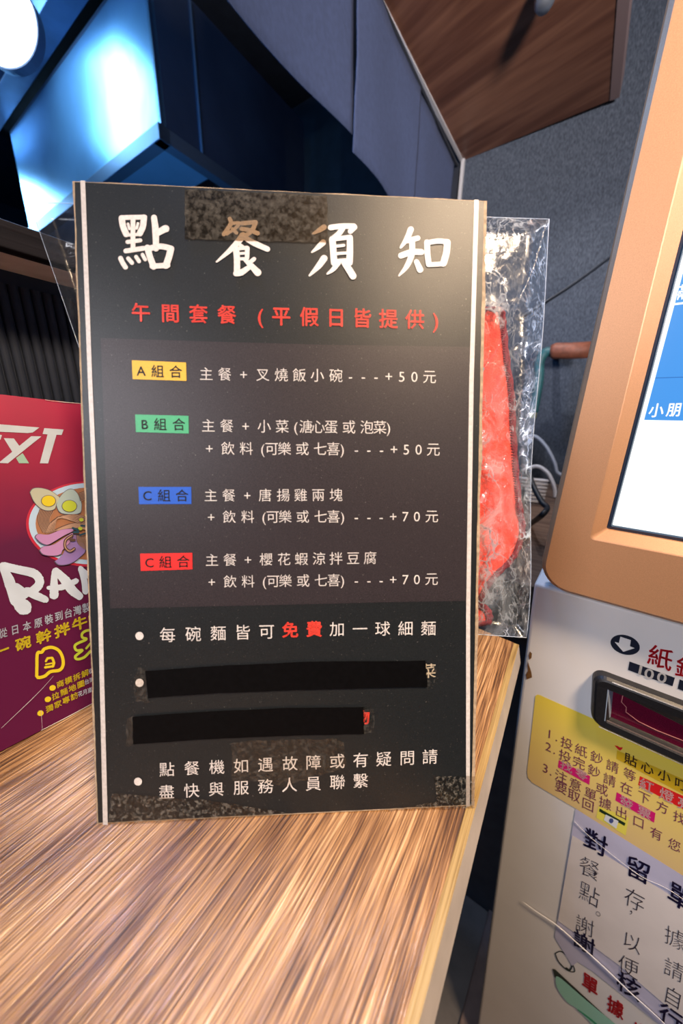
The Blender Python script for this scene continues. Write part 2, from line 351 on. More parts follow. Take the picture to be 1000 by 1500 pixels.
# ---------------------------------------------------------------- blue cloth (noren) along the kitchen opening
M_cloth = mat('slate_blue_cloth', (.042, .060, .125), .9, noise=(90, .12), bump=(500, .3, .001))
nbp = NB; ndd = NB.dot(c1 - CP) - .022
def npt(px, py, off=0): return hit(px, py, NB, ndd) + NB * off
nor = thing('curtain', npt(560, 200) , 'slate blue short cloth curtain hanging beneath the canopy edge over the kitchen', 'curtain')
top = 2.146
def cloth(pl, pr, hl, hr, folds, dep):
    al, ar = AX.dot(pl - CP), AX.dot(pr - CP); n = 40; rows = 10; vs = []; fs = []
    for j in range(rows + 1):
        for i in range(n + 1):
            t = i / n; zb = hl + (hr - hl) * t; z = top + (zb - top) * j / rows
            o = dep + .006 * math.sin(t * folds * 6.283 + .5 * math.sin(j * .4)) * (.4 + .6 * j / rows) + .004 * mn.noise(V((t * 3, j * .3, dep * 99)))
            vs.append(CP + AX * (al + (ar - al) * t) + NB * (ndd + o) + V((0, 0, z - CAMZ)))
    for j in range(rows):
        for i in range(n): k = j * (n + 1) + i; fs.append((k, k + 1, k + n + 2, k + n + 1))
    o = mesh('cloth_panel', vs, fs, M_cloth, nor, smooth=True); s_ = o.modifiers.new('t', 'SOLIDIFY'); s_.thickness = .002; return o
eL = npt(515, 198); eR = npt(517, 222); e0 = npt(325, 0); e2 = npt(573, 290)
far = npt(676, 286)
cloth(e0 - AX * .25, eL, e0.z, eL.z + .0, 1.3, -.006)
cloth(eR, CP + AX * AX.dot(npt(612, 200) - CP), eR.z, e2.z - .01, 1.0, 0)
cloth(CP + AX * AX.dot(npt(611, 200) - CP), CP + AX * (WD - .02), e2.z - .01, e2.z - .02, .7, -.008)
MB().tube([CP + AX * (AX.dot(c3 - CP) - .5) + NB * (ndd) + V((0, 0, 2.146 - CAMZ)), CP + AX * (WD - .01) + NB * ndd + V((0, 0, 2.146 - CAMZ))], .005, 10).obj('rod', M_dark, nor)

# ---------------------------------------------------------------- kitchen behind the opening: steel hood, lamp
HZ = 2.06
h1 = zpl(237, 192, HZ); ha = AX.dot(h1 - CP)
def hp(px, py): return hit(px, py, AX, ha)
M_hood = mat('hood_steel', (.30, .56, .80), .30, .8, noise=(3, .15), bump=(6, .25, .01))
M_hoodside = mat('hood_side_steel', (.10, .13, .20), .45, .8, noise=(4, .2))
hood = thing('range_hood', V((h1.x, h1.y, HZ)), 'large stainless steel range hood in the dark kitchen, lit blue', 'range hood')
tl = hp(10, 203); tr_ = hp(207, 0)
left_b = NB.dot(hp(30, 270) - CP); right_b = NB.dot(h1 - CP); ztop = 2.60
def HB(b, z, a=0): return CP + AX * (ha + a) + NB * b + V((0, 0, z - CAMZ))
slope_b = hp(145, 0)
zl = tl.z
lt = [HB(left_b, HZ), HB(right_b, HZ), HB(right_b, ztop), HB(NB.dot(hp(145, 0) - CP) + .0, hp(145, 0).z), HB(left_b, zl)]
zt2 = max(hp(145, 0).z, zl)
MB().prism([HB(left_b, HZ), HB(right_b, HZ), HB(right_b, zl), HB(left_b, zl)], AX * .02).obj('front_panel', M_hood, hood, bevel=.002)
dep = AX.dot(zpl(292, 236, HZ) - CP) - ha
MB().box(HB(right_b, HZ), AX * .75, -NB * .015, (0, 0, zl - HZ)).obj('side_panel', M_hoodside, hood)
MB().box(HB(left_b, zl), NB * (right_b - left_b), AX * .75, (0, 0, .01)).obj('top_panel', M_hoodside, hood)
M_rim = mat('rim_steel', (.16, .22, .30), .4, .9)
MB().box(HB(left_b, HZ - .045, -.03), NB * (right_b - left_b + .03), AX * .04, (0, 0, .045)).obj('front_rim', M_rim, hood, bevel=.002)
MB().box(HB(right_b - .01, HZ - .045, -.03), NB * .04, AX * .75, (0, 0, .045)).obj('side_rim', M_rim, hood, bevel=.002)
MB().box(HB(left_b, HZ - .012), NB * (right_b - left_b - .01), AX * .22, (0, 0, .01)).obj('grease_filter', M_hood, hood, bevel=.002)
MB().tube([HB(right_b, HZ, dep), HB(right_b, zl, dep)], .008, 8).obj('corner_seam', M_rim, hood)
# ceiling beam in front of the hood, parallel to it
bm_a = ha - .12
bp1 = hit(95, 40, AX, bm_a); bp2 = hit(20, 150, AX, bm_a)
M_blue = mat('blue_grey_duct', (.05, .11, .22), .5, .5, noise=(5, .3))
duct = MB().box(CP + AX * (ha - .10) + NB * (left_b - .3) + V((0, 0, zl - CAMZ + .02)), NB * 1.6, AX * .08, (0, 0, .16)).obj('ceiling_duct', M_blue, None, bevel=.003)
tag(duct, 'blue-grey metal duct running along above the front of the range hood', 'duct')
lp = hit(18, 40, AX, ha - .35)
M_lamp = mat('lamp_glow', (.9, .95, 1), .3, emit=(.72, .88, 1), estr=5)
lamp = thing('round_lamp', lp, 'bright round ribbed white lamp in the top left corner', 'lamp')
pr = [(.0, 0), (.09, 0), (.105, .008), (.11, .02), (.105, .035)]
lp = hit(2, 30, AX, ha - .35); lamp.location = lp
ln = (-AX + NB * .62).normalized(); le = ln.cross(Z).normalized(); lu = le.cross(ln)
MB().tube([lp + ln * t for t in (.03, .026, .016, 0)], [.078, .088, .093, .094], 40).obj('diffuser', M_lamp, lamp)
mb = MB()
for k in range(11):
    mb.tube([lp + ln * (.0305 - .0002 * k) + (le * math.cos(a) + lu * math.sin(a)) * (.008 + .0066 * k) for a in [2 * math.pi * j / 32 for j in range(33)]], .0012, 4, cap=False)
mb.obj('ribs', mat('lamp_ribs', (.6, .75, .95), .3, emit=(.55, .78, 1), estr=1.6), lamp)
MB().tube([lp, lp - ln * .03], [.098, .092], 40).obj('casing', M_hoodside, lamp)

# ---------------------------------------------------------------- service counter on the left: ledge on fluted panel
def LP(px, py, d=LD): return hit(px, py, NB, d)
zu = LP(0, 394).z                                              # underside height of the ledge
fb = zpl(0, 361, zu); fbd = NB.dot(fb - CP)
zt = LP(0, 319, fbd).z
cnt = thing('service_counter', CP + NB * LD + AX * .3 - V((0, 0, CAMZ)), 'tall dark service counter with fluted face and wooden ledge on the left', 'counter')
def CB(d, a, z): return CP + NB * d + AX * a + V((0, 0, z - CAMZ))
M_fluted = mat('fluted_navy', (.012, .019, .038), .75, noise=(40, .25))
M_ledge = wood_mat('dark_oak_fascia', [(.35, (.002, .002, .004)), (.5, (.006, .005, .009)), (.65, (.014, .011, .017))], AX, sc=(4, 160), rough=.7, bump=.3, spec=.2)
MB().box(CB(LD - .12, -1.2, 0), NB * .12, AX * 2.6, (0, 0, zu)).obj('backing_panel', M_fluted, cnt)
MB().box(CB(LD - .22, -1.2, zu + .004), NB * (fbd - LD + .22 - .012), AX * 2.6, (0, 0, zt - zu - .004)).obj('ledge_board', mat('ledge_top', (.012, .010, .012), .5, noise=(20, .3)), cnt, bevel=.001)
MB().box(CB(LD - .0, -1.2, zu), NB * (fbd - LD - .012), AX * 2.6, (0, 0, .004)).obj('ledge_underside', mat('grey_underside', (.70, .70, .74), .7, noise=(60, .1)), cnt)
MB().box(CB(fbd - .012, -1.2, zu), NB * .012, AX * 2.6, (0, 0, zt - zu)).obj('ledge_fascia', M_ledge, cnt, bevel=.0008)
aL = AX.dot(LP(40, 500) - CP); aL2 = AX.dot(LP(55.6, 500) - CP); stp = abs(aL2 - aL)
nr = 46; prot = None; a_s = AX.dot(LP(0, 560) - CP) - 8 * stp
for k in range(nr):
    a = a_s + k * stp
    if prot is None:
        mb = MB(); ps = []
        for j in range(9):
            t = math.pi * j / 8; ps.append(CB(LD + math.sin(t) * stp * .45, a - math.cos(t) * stp * .46, .02))
        mb.prism(ps, (0, 0, zu - .03)); prot = mb.obj('rib', M_fluted, cnt, smooth=False); pa = a
    else:
        o = prot.copy(); COL.objects.link(o); o.parent = cnt; o.location = prot.location + AX * (a - pa)

# ---------------------------------------------------------------- wooden table
TZ = .90
M_table = wood_mat('oak_table', [(.38, (.042, .017, .007)), (.44, (.115, .050, .019)), (.50, (.235, .115, .044)), (.56, (.40, .215, .090)), (.64, (.62, .38, .19))], AX, sc=(20, 800), rough=.30, bump=.8, spec=.5, big=3.0)
e_n, e_f = zpl(613, 1500, TZ), zpl(760, 944, TZ)
ed = (e_f - e_n).normalized(); near = e_n - ed * .45; farc = e_f
bd = (zpl(720, 928, TZ) - e_f).normalized()
def lim(p, dvec, dist): # walk along dvec till distance to fluted plane
    return p + dvec * ((dist - NB.dot(p - CP)) / NB.dot(dvec))
dl = LD + stp * .5
fl = lim(farc, bd, dl); nl = lim(near, -AX * .0 + BX, dl)
tab = thing('table', (near + farc) / 2 - V((0, 0, TZ)), 'wooden counter table with streaked oak grain top carrying the black menu sign', 'table')
inn = V((ed.y, -ed.x, 0)); inn = inn if inn.dot(BX) > 0 else -inn
bw = .0056
T_ = .024
MB().prism([near + inn * bw, farc + inn * bw, fl, nl][::1], (0, 0, -T_)).obj('tabletop', M_table, tab)
M_band = wood_mat('olive_edge_band', [(.35, (.09, .050, .012)), (.5, (.25, .155, .045)), (.65, (.40, .27, .10))], ed, sc=(14, 900), rough=.5, bump=.4)
MB().box(near + V((0, 0, -.0005)), farc - near, inn * bw, (0, 0, -T_ + .001)).obj('edge_band', M_band, tab, label='olive brown edge band')
MB().prism([near + V((0, 0, -.0008)), near + V((0, 0, -T_)), near - inn * .0052 + V((0, 0, -T_))], farc - near).obj('side_strip', mat('grey_side_strip', (.40, .36, .34), .5, noise=(30, .15)), tab, label='grey plastic side strip')
MB().box(near + inn * .12 + V((0, 0, -T_)) + ed * .05, ed * .45, inn * .03, (0, 0, -(TZ - T_))).obj('support_panel', M_dark, tab)

# ---------------------------------------------------------------- low cabinet behind, with cable coil
CZ = .882
f1 = zpl(785, 860, CZ); ca = AX.dot(f1 - CP)
cab = thing('low_cabinet', P3(ca + .4, -.55, 0), 'low dark cabinet with brown wood top behind the table', 'cabinet')
M_cabtop = wood_mat('brown_top', [(.3, (.04, .025, .02)), (.5, (.13, .085, .065)), (.7, (.21, .15, .12))], BX, sc=(4, 60), rough=.5, bump=.1)
M_cabf = mat('cabinet_front', (.12, .12, .13), .6, noise=(15, .25))
cl = -.44
MB().box(P3(ca, -1.34, CZ - .025), AX * (WD - ca - .005), BX * (1.34 + cl + .6), (0, 0, .025)).obj('top_board', M_cabtop, cab, bevel=.002)
MB().box(P3(ca + .02, -1.33, 0), AX * (WD - ca - .03), BX * (1.33 + cl + .58), (0, 0, CZ - .025)).obj('body', M_cabf, cab)
MB().box(P3(ca + .012, -1.33, .78), AX * .012, BX * (1.33 + cl + .58), (0, 0, .03)).obj('front_rail', mat('teal_rail', (.03, .07, .08), .5), cab)
def czp(px, py, z=CZ): return zpl(px, py, z)
cc = czp(766, 728, CZ + .02)
M_white = mat('white_cable', (.62, .66, .76), .45)
coil = thing('cable_coil', V((cc.x, cc.y, CZ)), 'bundled coil of white cable on the brown cabinet top', 'cable')
pts = []
for k in range(7 * 20):
    t = k / 20 * 2 * math.pi; L_ = k // 20
    pts.append(V((cc.x, cc.y, 0)) + BX * (.060 * math.cos(t)) + AX * (.022 * math.sin(t)) + V((0, 0, CZ + .007 + .0115 * (k / 20))))
MB().tube(pts, .0042, 8).obj('loops', M_white, coil, smooth=True)
pp = [cc + V((0, 0, .05)), hit(783, 760, AX, .9), hit(800, 745, AX, .95)]
tie = [cc + V((0, 0, .055)) + AX * -.04 + BX * .0, cc + V((0, 0, -.008)) + AX * -.045 + BX * .0]
MB().tube([cc + V((0, 0, .055)) - AX * .01, cc + V((0, 0, .03)) - AX * .030, cc + V((0, 0, -.010)) - AX * .030], .004, 8).obj('tie', M_dark, coil)
wd2 = 1.38
def W(px, py, a=wd2): return hit(px, py, AX, a)
lc = MB().tube(smoothpath([W(765, 690),  W(785, 683), W(800, 691), W(808, 704), W(812, 716), W(813, 728)]), .0065, 8).obj('white_cable', M_white, smooth=True)
tag(lc, 'white cable arching from the coil towards the kiosk', 'cable')
lc = MB().tube(smoothpath([W(772, 640, 1.55), W(785, 640, 1.55), W(800, 655, 1.55), W(812, 678, 1.55), W(816, 692, 1.55), W(828, 698, 1.55)]), .0065, 8).obj('grey_cable', mat('grey_cable_skin', (.35, .4, .5), .5), smooth=True)
tag(lc, 'thin pale grey cable curving down behind the kiosk edge', 'cable')
M_blk = mat('black_cable_skin', (.008, .012, .02), .45)
lc = MB().tube(smoothpath([W(760, 468, 1.2), W(800, 442, 1.25), W(840, 416, 1.3), W(885, 383, 1.35), W(930, 350, 1.4)]), .0045, 8).obj('black_cable', M_blk, smooth=True)
tag(lc, 'thin black cable strung across the dark wall beside the kiosk', 'cable')
lc = MB().tube(smoothpath([W(774, 690, .95), W(781, 712, .90), W(793, 735, .86), W(801, 744, .84), W(793, 755, .80), czp(776, 768, CZ + .006)]), .006, 8).obj('dark_cable', M_blk, smooth=True)
tag(lc, 'thick dark blue-black cable crossing over the white coil', 'cable')
tw = 1.55
tool = thing('hanging_tool', W(820, 515, tw), 'brown gripped handle with curved teal body against the dark wall', 'tool')
MB().tube([W(806, 515, tw), W(812, 514, tw), W(835, 514, tw), W(870, 512, tw)], [.022, .027, .027, .027], 14).obj('grip', mat('brown_grip', (.20, .065, .035), .6, noise=(60, .3)), tool, smooth=True)
MB().tube(smoothpath([W(808, 515, tw), W(798, 517, tw), W(790, 530, tw), W(789, 555, tw), W(785, 580, tw), W(781, 604, tw)]), .017, 12).obj('curved_body', mat('teal_rubber', (.02, .10, .11), .5, noise=(30, .3)), tool, smooth=True)
MB().tube([W(781, 604, tw), W(779, 612, tw)], .014, 10).obj('tip', mat('olive_tip', (.25, .27, .15), .5), tool)
MB().box(W(806, 519, tw + .02) , BX * -.02, AX * (WD - tw - .02), (0, 0, .02)).obj('wall_hook', M_dark, tool)

# dark rubber mat on the floor in the gap
mp = [zpl(716, 1332, .0), zpl(672, 1500, .0)]
dv = (mp[1] - mp[0]).normalized(); rv = V((-dv.y, dv.x, 0)); rv = rv if rv.dot(MR) > 0 else -rv
fm = MB().prism([mp[0] - dv * .05, mp[1] + dv * .6, mp[1] + dv * .6 + rv * .5, mp[0] - dv * .05 + rv * .5], (0, 0, .012)).obj('floor_mat', mat('dark_rubber', (.12, .085, .08), .6, noise=(50, .2)), bevel=.003)
tag(fm, 'dark brown mat on the floor between table and kiosk', 'mat')

# ================================================================ THE KIOSK
bodyS = Surf(MN, KD); monS = Surf(MN, KD + .022)
M_body = mat('warm_grey_enamel', (.74, .72, .72), .38, noise=(8, .06), bump=(500, .05, .0003))
kio = thing('ordering_kiosk', CP + MR * .2 + MN * (KD - .15) - V((0, 0, CAMZ)), 'grey and gold self-service ordering kiosk with lit touch screen', 'kiosk')
def K(s, z, o=0): return CP + MR * s + MN * (KD + o) + V((0, 0, z))
zf = -CAMZ; zs = -.186
MB().prism([K(-.0385, zs - .002), K(.42, zs - .002), K(.42, zf), K(.016, zf)], -MN * .15).obj('body', M_body, kio, bevel=.004, segs=3)
# monitor frame: loops (outer rounded, bevel start, screen opening)
sL0, sL1, zB, zT, sR = -.0345, -.026, -.182, .42, .385
def rrect(l, b, r_, t, rad, n=8, off=0, lt=None):
    lt = l if lt is None else lt; out = []
    for (cx, cz, q) in ((l + rad, b + rad, 180), (r_ - rad, b + rad, 270), (r_ - rad, t - rad, 0), (lt + rad, t - rad, 90)):
        for i in range(n + 1):
            a = math.radians(q + 90 * i / n); out.append(K(cx + rad * math.cos(a), cz + rad * math.sin(a), off))
    return out
M_gold = mat('gold_bronze_plastic', (.43, .225, .115), .45, .2, noise=(1400, .10), bump=(1500, .12, .0003))
loops = [rrect(sL0 + .006, zB + .006, sR - .006, zT - .006, .024, off=-.018, lt=sL1 + .006), rrect(sL0, zB, sR, zT, .03, off=-.012, lt=sL1), rrect(sL0, zB, sR, zT, .03, off=.012, lt=sL1),
         rrect(sL0 + .0015, zB + .0015, sR - .0015, zT - .0015, .0288, off=.018, lt=sL1 + .0015), rrect(sL0 + .005, zB + .005, sR - .005, zT - .005, .026, off=.022, lt=sL1 + .005),
         rrect(.0025, -.1165, sR - .04, zT - .04, .004, off=.022), rrect(.0035, -.1155, sR - .041, zT - .041, .004, off=.0215), rrect(.0135, -.1055, sR - .05, zT - .05, .002, off=.014), rrect(.0135, -.1055, sR - .05, zT - .05, .002, off=.004)]
vs = [p for l in loops for p in l]; n = len(loops[0]); fs = [[k * n + i, k * n + (i + 1) % n, (k + 1) * n + (i + 1) % n, (k + 1) * n + i] for k in range(len(loops) - 1) for i in range(n)]
fs.append(list(range(n))[::-1])
fr = mesh('monitor_frame', vs, [f[::-1] for f in fs], M_gold, kio, label='gold bronze monitor frame')
MB().box(K(0.01, zs + .004, -.0185), MR * .35, -MN * .11, (0, 0, .4)).obj('monitor_back', M_body, kio)
MB().box(K(-.01, zs - .002, -.06), MR * .38, MN * .04, (0, 0, .012)).obj('seam_gasket', M_dark, kio)
loops = [rrect(.0135, -.1055, sR - .05, zT - .05, .0015, off=.0105), rrect(.0165, -.1025, sR - .053, zT - .053, .0015, off=.0115), rrect(.0175, -.1015, sR - .054, zT - .054, .001, off=.009)]
vs = [p for l in loops for p in l]; n = len(loops[0]); fs = [[k * n + i, k * n + (i + 1) % n, (k + 1) * n + (i + 1) % n, (k + 1) * n + i][::-1] for k in range(2) for i in range(n)]
mesh('screen_gasket', vs, fs, mat('blue_black_gasket', (.01, .03, .07), .15), kio)
def em(name, c, s=1): return mat(name, (.02, .02, .02), .15, emit=c, estr=s)
scS = Surf(MN, KD + .0085)
def lin(r, g, b): return tuple(((x / 255) / 12.92 if x / 255 <= .04045 else ((x / 255 + .055) / 1.055) ** 2.4) for x in (r, g, b))
scr = MB().add([K(.017, -.102, .0085), K(.32, -.102, .0085), K(.32, .36, .0085), K(.017, .36, .0085)], [(3, 2, 1, 0)]).obj('screen', em('screen_white', (.93, .98, 1), 1.25), kio, label='white lit touch screen')
if scr.data.polygons[0].normal.dot(MN) < 0: scr.data.flip_normals()
sp_ = scS.P(938, 615); sz0 = sp_.z - CAMZ; s0 = .0205
zl1 = scS.P(978, 447).z - CAMZ; zl2 = scS.P(958, 554).z - CAMZ
def srect(name, l, b, r_, t, off, c, st=1): return MB().add([K(l, b, off), K(r_, b, off), K(r_, t, off), K(l, t, off)], [(0, 1, 2, 3)]).obj(name, em(name + '_glow', c, st), scr)
srect('blue_tile', s0, sz0, .32, zl1 - .0008, .0088, lin(62, 152, 236), 1.0)
srect('blue_tile', s0, zl1 + .0008, .32, .36, .0088, lin(70, 158, 236), 1.0)
srect('tile_line', s0, zl2 - .0002, .32, zl2 + .0003, .0090, lin(20, 95, 180), 1.0)
M_st = em('screen_text', (.9, .95, 1), 1.1)
letters('screen_text', Surf(MN, KD + .0091), [('小', 961, 601), ('朋', 987, 600), ('友', 1013, 599)], M_st, scr, 0, w=.02, ex=(23, -.5), ey=(4.5, -22))
letters('screen_text', Surf(MN, KD + .0091), [('滿', 998, 428)], M_st, scr, 0, w=.02, ex=(23, -2), ey=(5, -24))

# body decals
M_navy = mat('navy_print', (.008, .012, .028), .4); M_redp = mat('red_print', (.55, .01, .02), .4); M_wht = mat('white_print', (.75, .74, .74), .4)
bodyS.poly('arrow_emblem', ell(915.3, 944.3, 22, 14, 17), M_navy, kio, .0004)
bodyS.poly('arrow', [(908.3, 932.2), (923.7, 937.1), (922.3, 946.2), (929.3, 949), (912.5, 954.3), (899.9, 939.9), (906.2, 941.3)], M_wht, kio, .0007)
letters('red_lettering', bodyS, [('紙', 966.5, 963), ('鈔', 1007, 980.5)], M_redp, kio, .0005, w=.012, ex=(38, 13), ey=(6, -33))
bodyS.poly('value_plate', [(921.6, 968.6), (988.1, 992.4), (984.6, 1005), (919.5, 981.2)], M_navy, kio, .0004)
bodyS.poly('value_plate', [(995.1, 994.8), (1060, 1021), (1056, 1034), (992, 1008.5)], M_navy, kio, .0004)
letters('value_lettering', bodyS, [('1', 937.5, 981), ('0', 950.5, 986), ('0', 969, 991.5)], M_wht, kio, .0007, w=.012, ex=(30, 10), ey=(4, -20))
# bill acceptor: dark bezel standing proud of the body
M_rub = mat('black_moulded_plastic', (.010, .010, .012), .42, noise=(300, .25), bump=(900, .3, .0004))
ba = mesh('bill_acceptor', [K(0, 0)] * 3, [(0, 1, 2)], M_rub, kio)
def loopk(l, b, r_, t, rad, off, n=6, sk=.15):
    out = []
    for (cx, cz, q) in ((l + rad, b + rad, 180), (r_ - rad, b + rad, 270), (r_ - rad, t - rad, 0), (l + rad, t - rad, 90)):
        for i in range(n + 1):
            a = math.radians(q + 90 * i / n); z = cz + rad * math.sin(a); out.append(K(cx + rad * math.cos(a) - (z - b) * sk + (t - b) * sk * .5, z, off))
    return out
bl, bb, br, bt = .0385, -.3330, .175, -.2690
L_ = [loopk(bl - .001, bb - .001, br, bt + .001, .012, 0), loopk(bl, bb, br, bt, .012, .008), loopk(bl + .002, bb + .002, br - .002, bt - .002, .010, .011), loopk(bl + .004, bb + .004, br - .004, bt - .004, .009, .012),
      loopk(bl + .014, bb + .0105, br - .014, bt - .0125, .001, .0115), loopk(bl + .0175, bb + .0130, br - .017, bt - .0165, .001, .002)]
vs = [p for l in L_ for p in l]; n = len(L_[0]); fs = [[k * n + i, k * n + (i + 1) % n, (k + 1) * n + (i + 1) % n, (k + 1) * n + i][::-1] for k in range(len(L_) - 1) for i in range(n)]
off_ = base(ba); me = bpy.data.meshes.new('bill_acceptor'); me.from_pydata([tuple(v - off_) for v in vs], [], [f[::-1] for f in fs]); me.materials.append(M_rub)
ba.data = me; ba['label'] = 'black banknote slot bezel'
M_chr = mat('worn_metal_edge', (.62, .56, .50), .3, .9, noise=(900, .3))
def kt(s1, z1, s2, z2, o, r_=.0007): return MB().tube([K(s1, z1, o), K(s2, z2, o)], r_, 6)
MB().tube([K(bl + .012, bt - .0018, .0115), K(br - .01, bt - .0018, .0115)], .0007, 6).obj('metal_edge', M_chr, ba)
MB().tube([K(bl + .012, bb + .0012, .0112), K(br - .01, bb + .0012, .0112)], .0005, 6).obj('metal_edge', M_chr, ba)
MB().box(K(bl + .0165, bb + .0105, .0095), MR * .11, MN * .002, (0, 0, .0024)).obj('metal_lip', M_chr, ba)
MB().prism([K(bl + .0150, bb + .0118, .0118), K(bl + .0195, bb + .0125, .0025), K(bl + .0150, bt - .016, .0025), K(bl + .0102, bt - .0125, .0118)], MR * .0008).obj('steel_cheek', mat('pale_blue_steel', (.34, .42, .54), .4, .3), ba)
M_mar = mat('maroon_acrylic', (.10, .004, .022), .12, noise=(1500, .4))
MB().box(K(bl + .010, bb + .008, .0012), MR * .12, MN * .001, (0, 0, .048)).obj('maroon_window', M_mar, ba)
bS2 = Surf(MN, KD + .003)
q = [(912.5, 1016), (910, 1028.5), (917, 1036), (916.5, 1043), (935, 1057), (962, 1070), (985, 1079), (1008, 1088)]
MB().tube([bS2.P(x, y) for x, y in q], .0004, 6).obj('window_edge', mat('pink_acrylic_edge', (.6, .22, .22), .2), ba)
L2 = [K(bl + .016, bt - .014, .008), K(br - .02, bt - .014, .008), K(br - .02, bt - .030, .004), K(bl + .040, bt - .020, .004)]
MB().prism(L2, -MN * .002).obj('inner_flap', M_rub, ba)
# yellow instruction sticker
M_yel = mat('yellow_sticker_film', (.78, .60, .07), .4, noise=(3, .12))
def ygrad(nt, N, L, b, tc):                    # the print fades from lemon at the top to pale peach at the foot
    g = N.new('ShaderNodeNewGeometry'); s_ = N.new('ShaderNodeSeparateXYZ'); L.new(g.outputs['Position'], s_.inputs[0])
    r = N.new('ShaderNodeMapRange'); r.inputs[1].default_value = CAMZ - .33; r.inputs[2].default_value = CAMZ - .48; L.new(s_.outputs[2], r.inputs[0])
    c = ramp(N, [(0, (.85, .66, .07)), (.45, (.80, .60, .16)), (1, (.74, .53, .24))]); L.new(r.outputs[0], c.inputs[0]); L.new(c.outputs[0], b.inputs['Base Color'])
M_yel = mat('yellow_sticker_film', rough=.4, fn=ygrad)
stk = bodyS.poly('instruction_sticker', [(784, 1019), (787, 1017), (791, 1018), (1000, 1111), (1010, 1116), (1010, 1292), (844, 1184.6), (779, 1146), (773, 1139), (771.7, 1130)], M_yel, kio, .0005, label='yellow instruction sticker')
M_pur = mat('plum_print', (.17, .025, .075), .5); M_mag = mat('magenta_print', (.62, .008, .16), .45); M_red2 = mat('scarlet_print', (.66, .012, .015), .45); M_och = mat('ochre_print', (.66, .42, .015), .45); M_brn = mat('brown_print', (.07, .03, .02), .5); M_pale = mat('pale_pink_print', (.80, .55, .55), .5)
def mp4(l, s=4.762, ox=790, oy=1050): return [(ox + x / s, oy + y / s) for x, y in l]
def mchars(t, l): return [(c, 790 + x / 4.762, 1050 + y / 4.762) for c, (x, y) in zip(t, l)]
EXM, EYM = (19.5, 9.2), (1.5, -17.5)
letters('instruction_text', bodyS, mchars('1.投紙鈔請等', [(70, 115), (120, 135), (190, 183), (290, 232), (398, 282), (508, 342), (628, 400)]), M_pur, stk, .0008, w=0, ex=EXM, ey=EYM)
bodyS.poly('text_panel', mp4([(700, 410), (1000, 548), (1050, 572), (1040, 665), (1000, 640), (688, 472)]), M_red2, stk, .0007)
letters('instruction_text', bodyS, mchars('紅燈亮', [(745, 478), (885, 545), (1010, 608)]), M_pale, stk, .0009, w=.012, ex=(22, 10.5), ey=(1.8, -18.5))
letters('instruction_text', bodyS, mchars('2.投完鈔請在下方找', [(62, 205), (105, 225), (178, 273), (275, 318), (380, 375), (488, 437), (605, 495), (728, 560), (855, 628), (975, 700)]), M_pur, stk, .0008, w=0, ex=EXM, ey=EYM)
bodyS.poly('text_panel', mp4([(135, 298), (353, 410), (347, 472), (128, 350)]), M_mag, stk, .0007)
letters('instruction_text', bodyS, mchars('找零', [(188, 343), (292, 397)]), M_pale, stk, .0009, w=.01, ex=(19, 9.5), ey=(1.5, -14))
letters('instruction_text', bodyS, mchars('或', [(435, 500)]), M_pur, stk, .0008, w=0, ex=EXM, ey=EYM)
bodyS.poly('text_panel', mp4([(538, 522), (808, 668), (798, 735), (528, 580)]), M_mag, stk, .0007)
letters('instruction_text', bodyS, mchars('發票', [(605, 592), (730, 663)]), M_pale, stk, .0009, w=.01, ex=(21, 11), ey=(1.5, -16))
letters('instruction_text', bodyS, mchars('3.注意單據出口有您', [(42, 355), (80, 375), (150, 415), (250, 470), (355, 535), (458, 600), (570, 665), (690, 730), (812, 812), (940, 890)]), M_pur, stk, .0008, w=0, ex=EXM, ey=EYM)
letters('instruction_text', bodyS, mchars('要取回', [(150, 490), (240, 547), (338, 610)]), M_pur, stk, .0008, w=0, ex=EXM, ey=EYM)
bodyS.poly('banner', mp4([(540, 230), (1000, 432), (1050, 456), (1050, 560), (1000, 535), (535, 290)]), M_och, stk, .0007)
letters('banner_text', bodyS, mchars('貼心小叮', [(635, 297), (750, 352), (868, 405), (985, 468)]), M_brn, stk, .0009, w=.012, ex=(20, 9), ey=(1.5, -17))
bodyS.poly('red_heart', mp4([(522, 195), (545, 200), (560, 210), (580, 208), (575, 222), (560, 232), (545, 222)]), M_red2, stk, .0009)
bodyS.poly('receipt_icon', mp4([(410, 620), (622, 700), (600, 825), (395, 700)]), mat('lemon_print', (.80, .70, .10), .45), stk, .0007)
bodyS.poly('icon_slot', mp4([(420, 635), (600, 738), (592, 756), (415, 655)]), mat('dark_green_print', (.01, .03, .01), .45), stk, .0009)
bodyS.poly('icon_paper', mp4([(462, 676), (550, 722), (535, 775), (448, 715)]), mat('icon_white', (.7, .72, .75), .5), stk, .0010)
bodyS.poly('icon_mark', ell(895, 1201, 3.2, 3.6), mat('icon_blue', (.05, .08, .25), .5), stk, .0012)
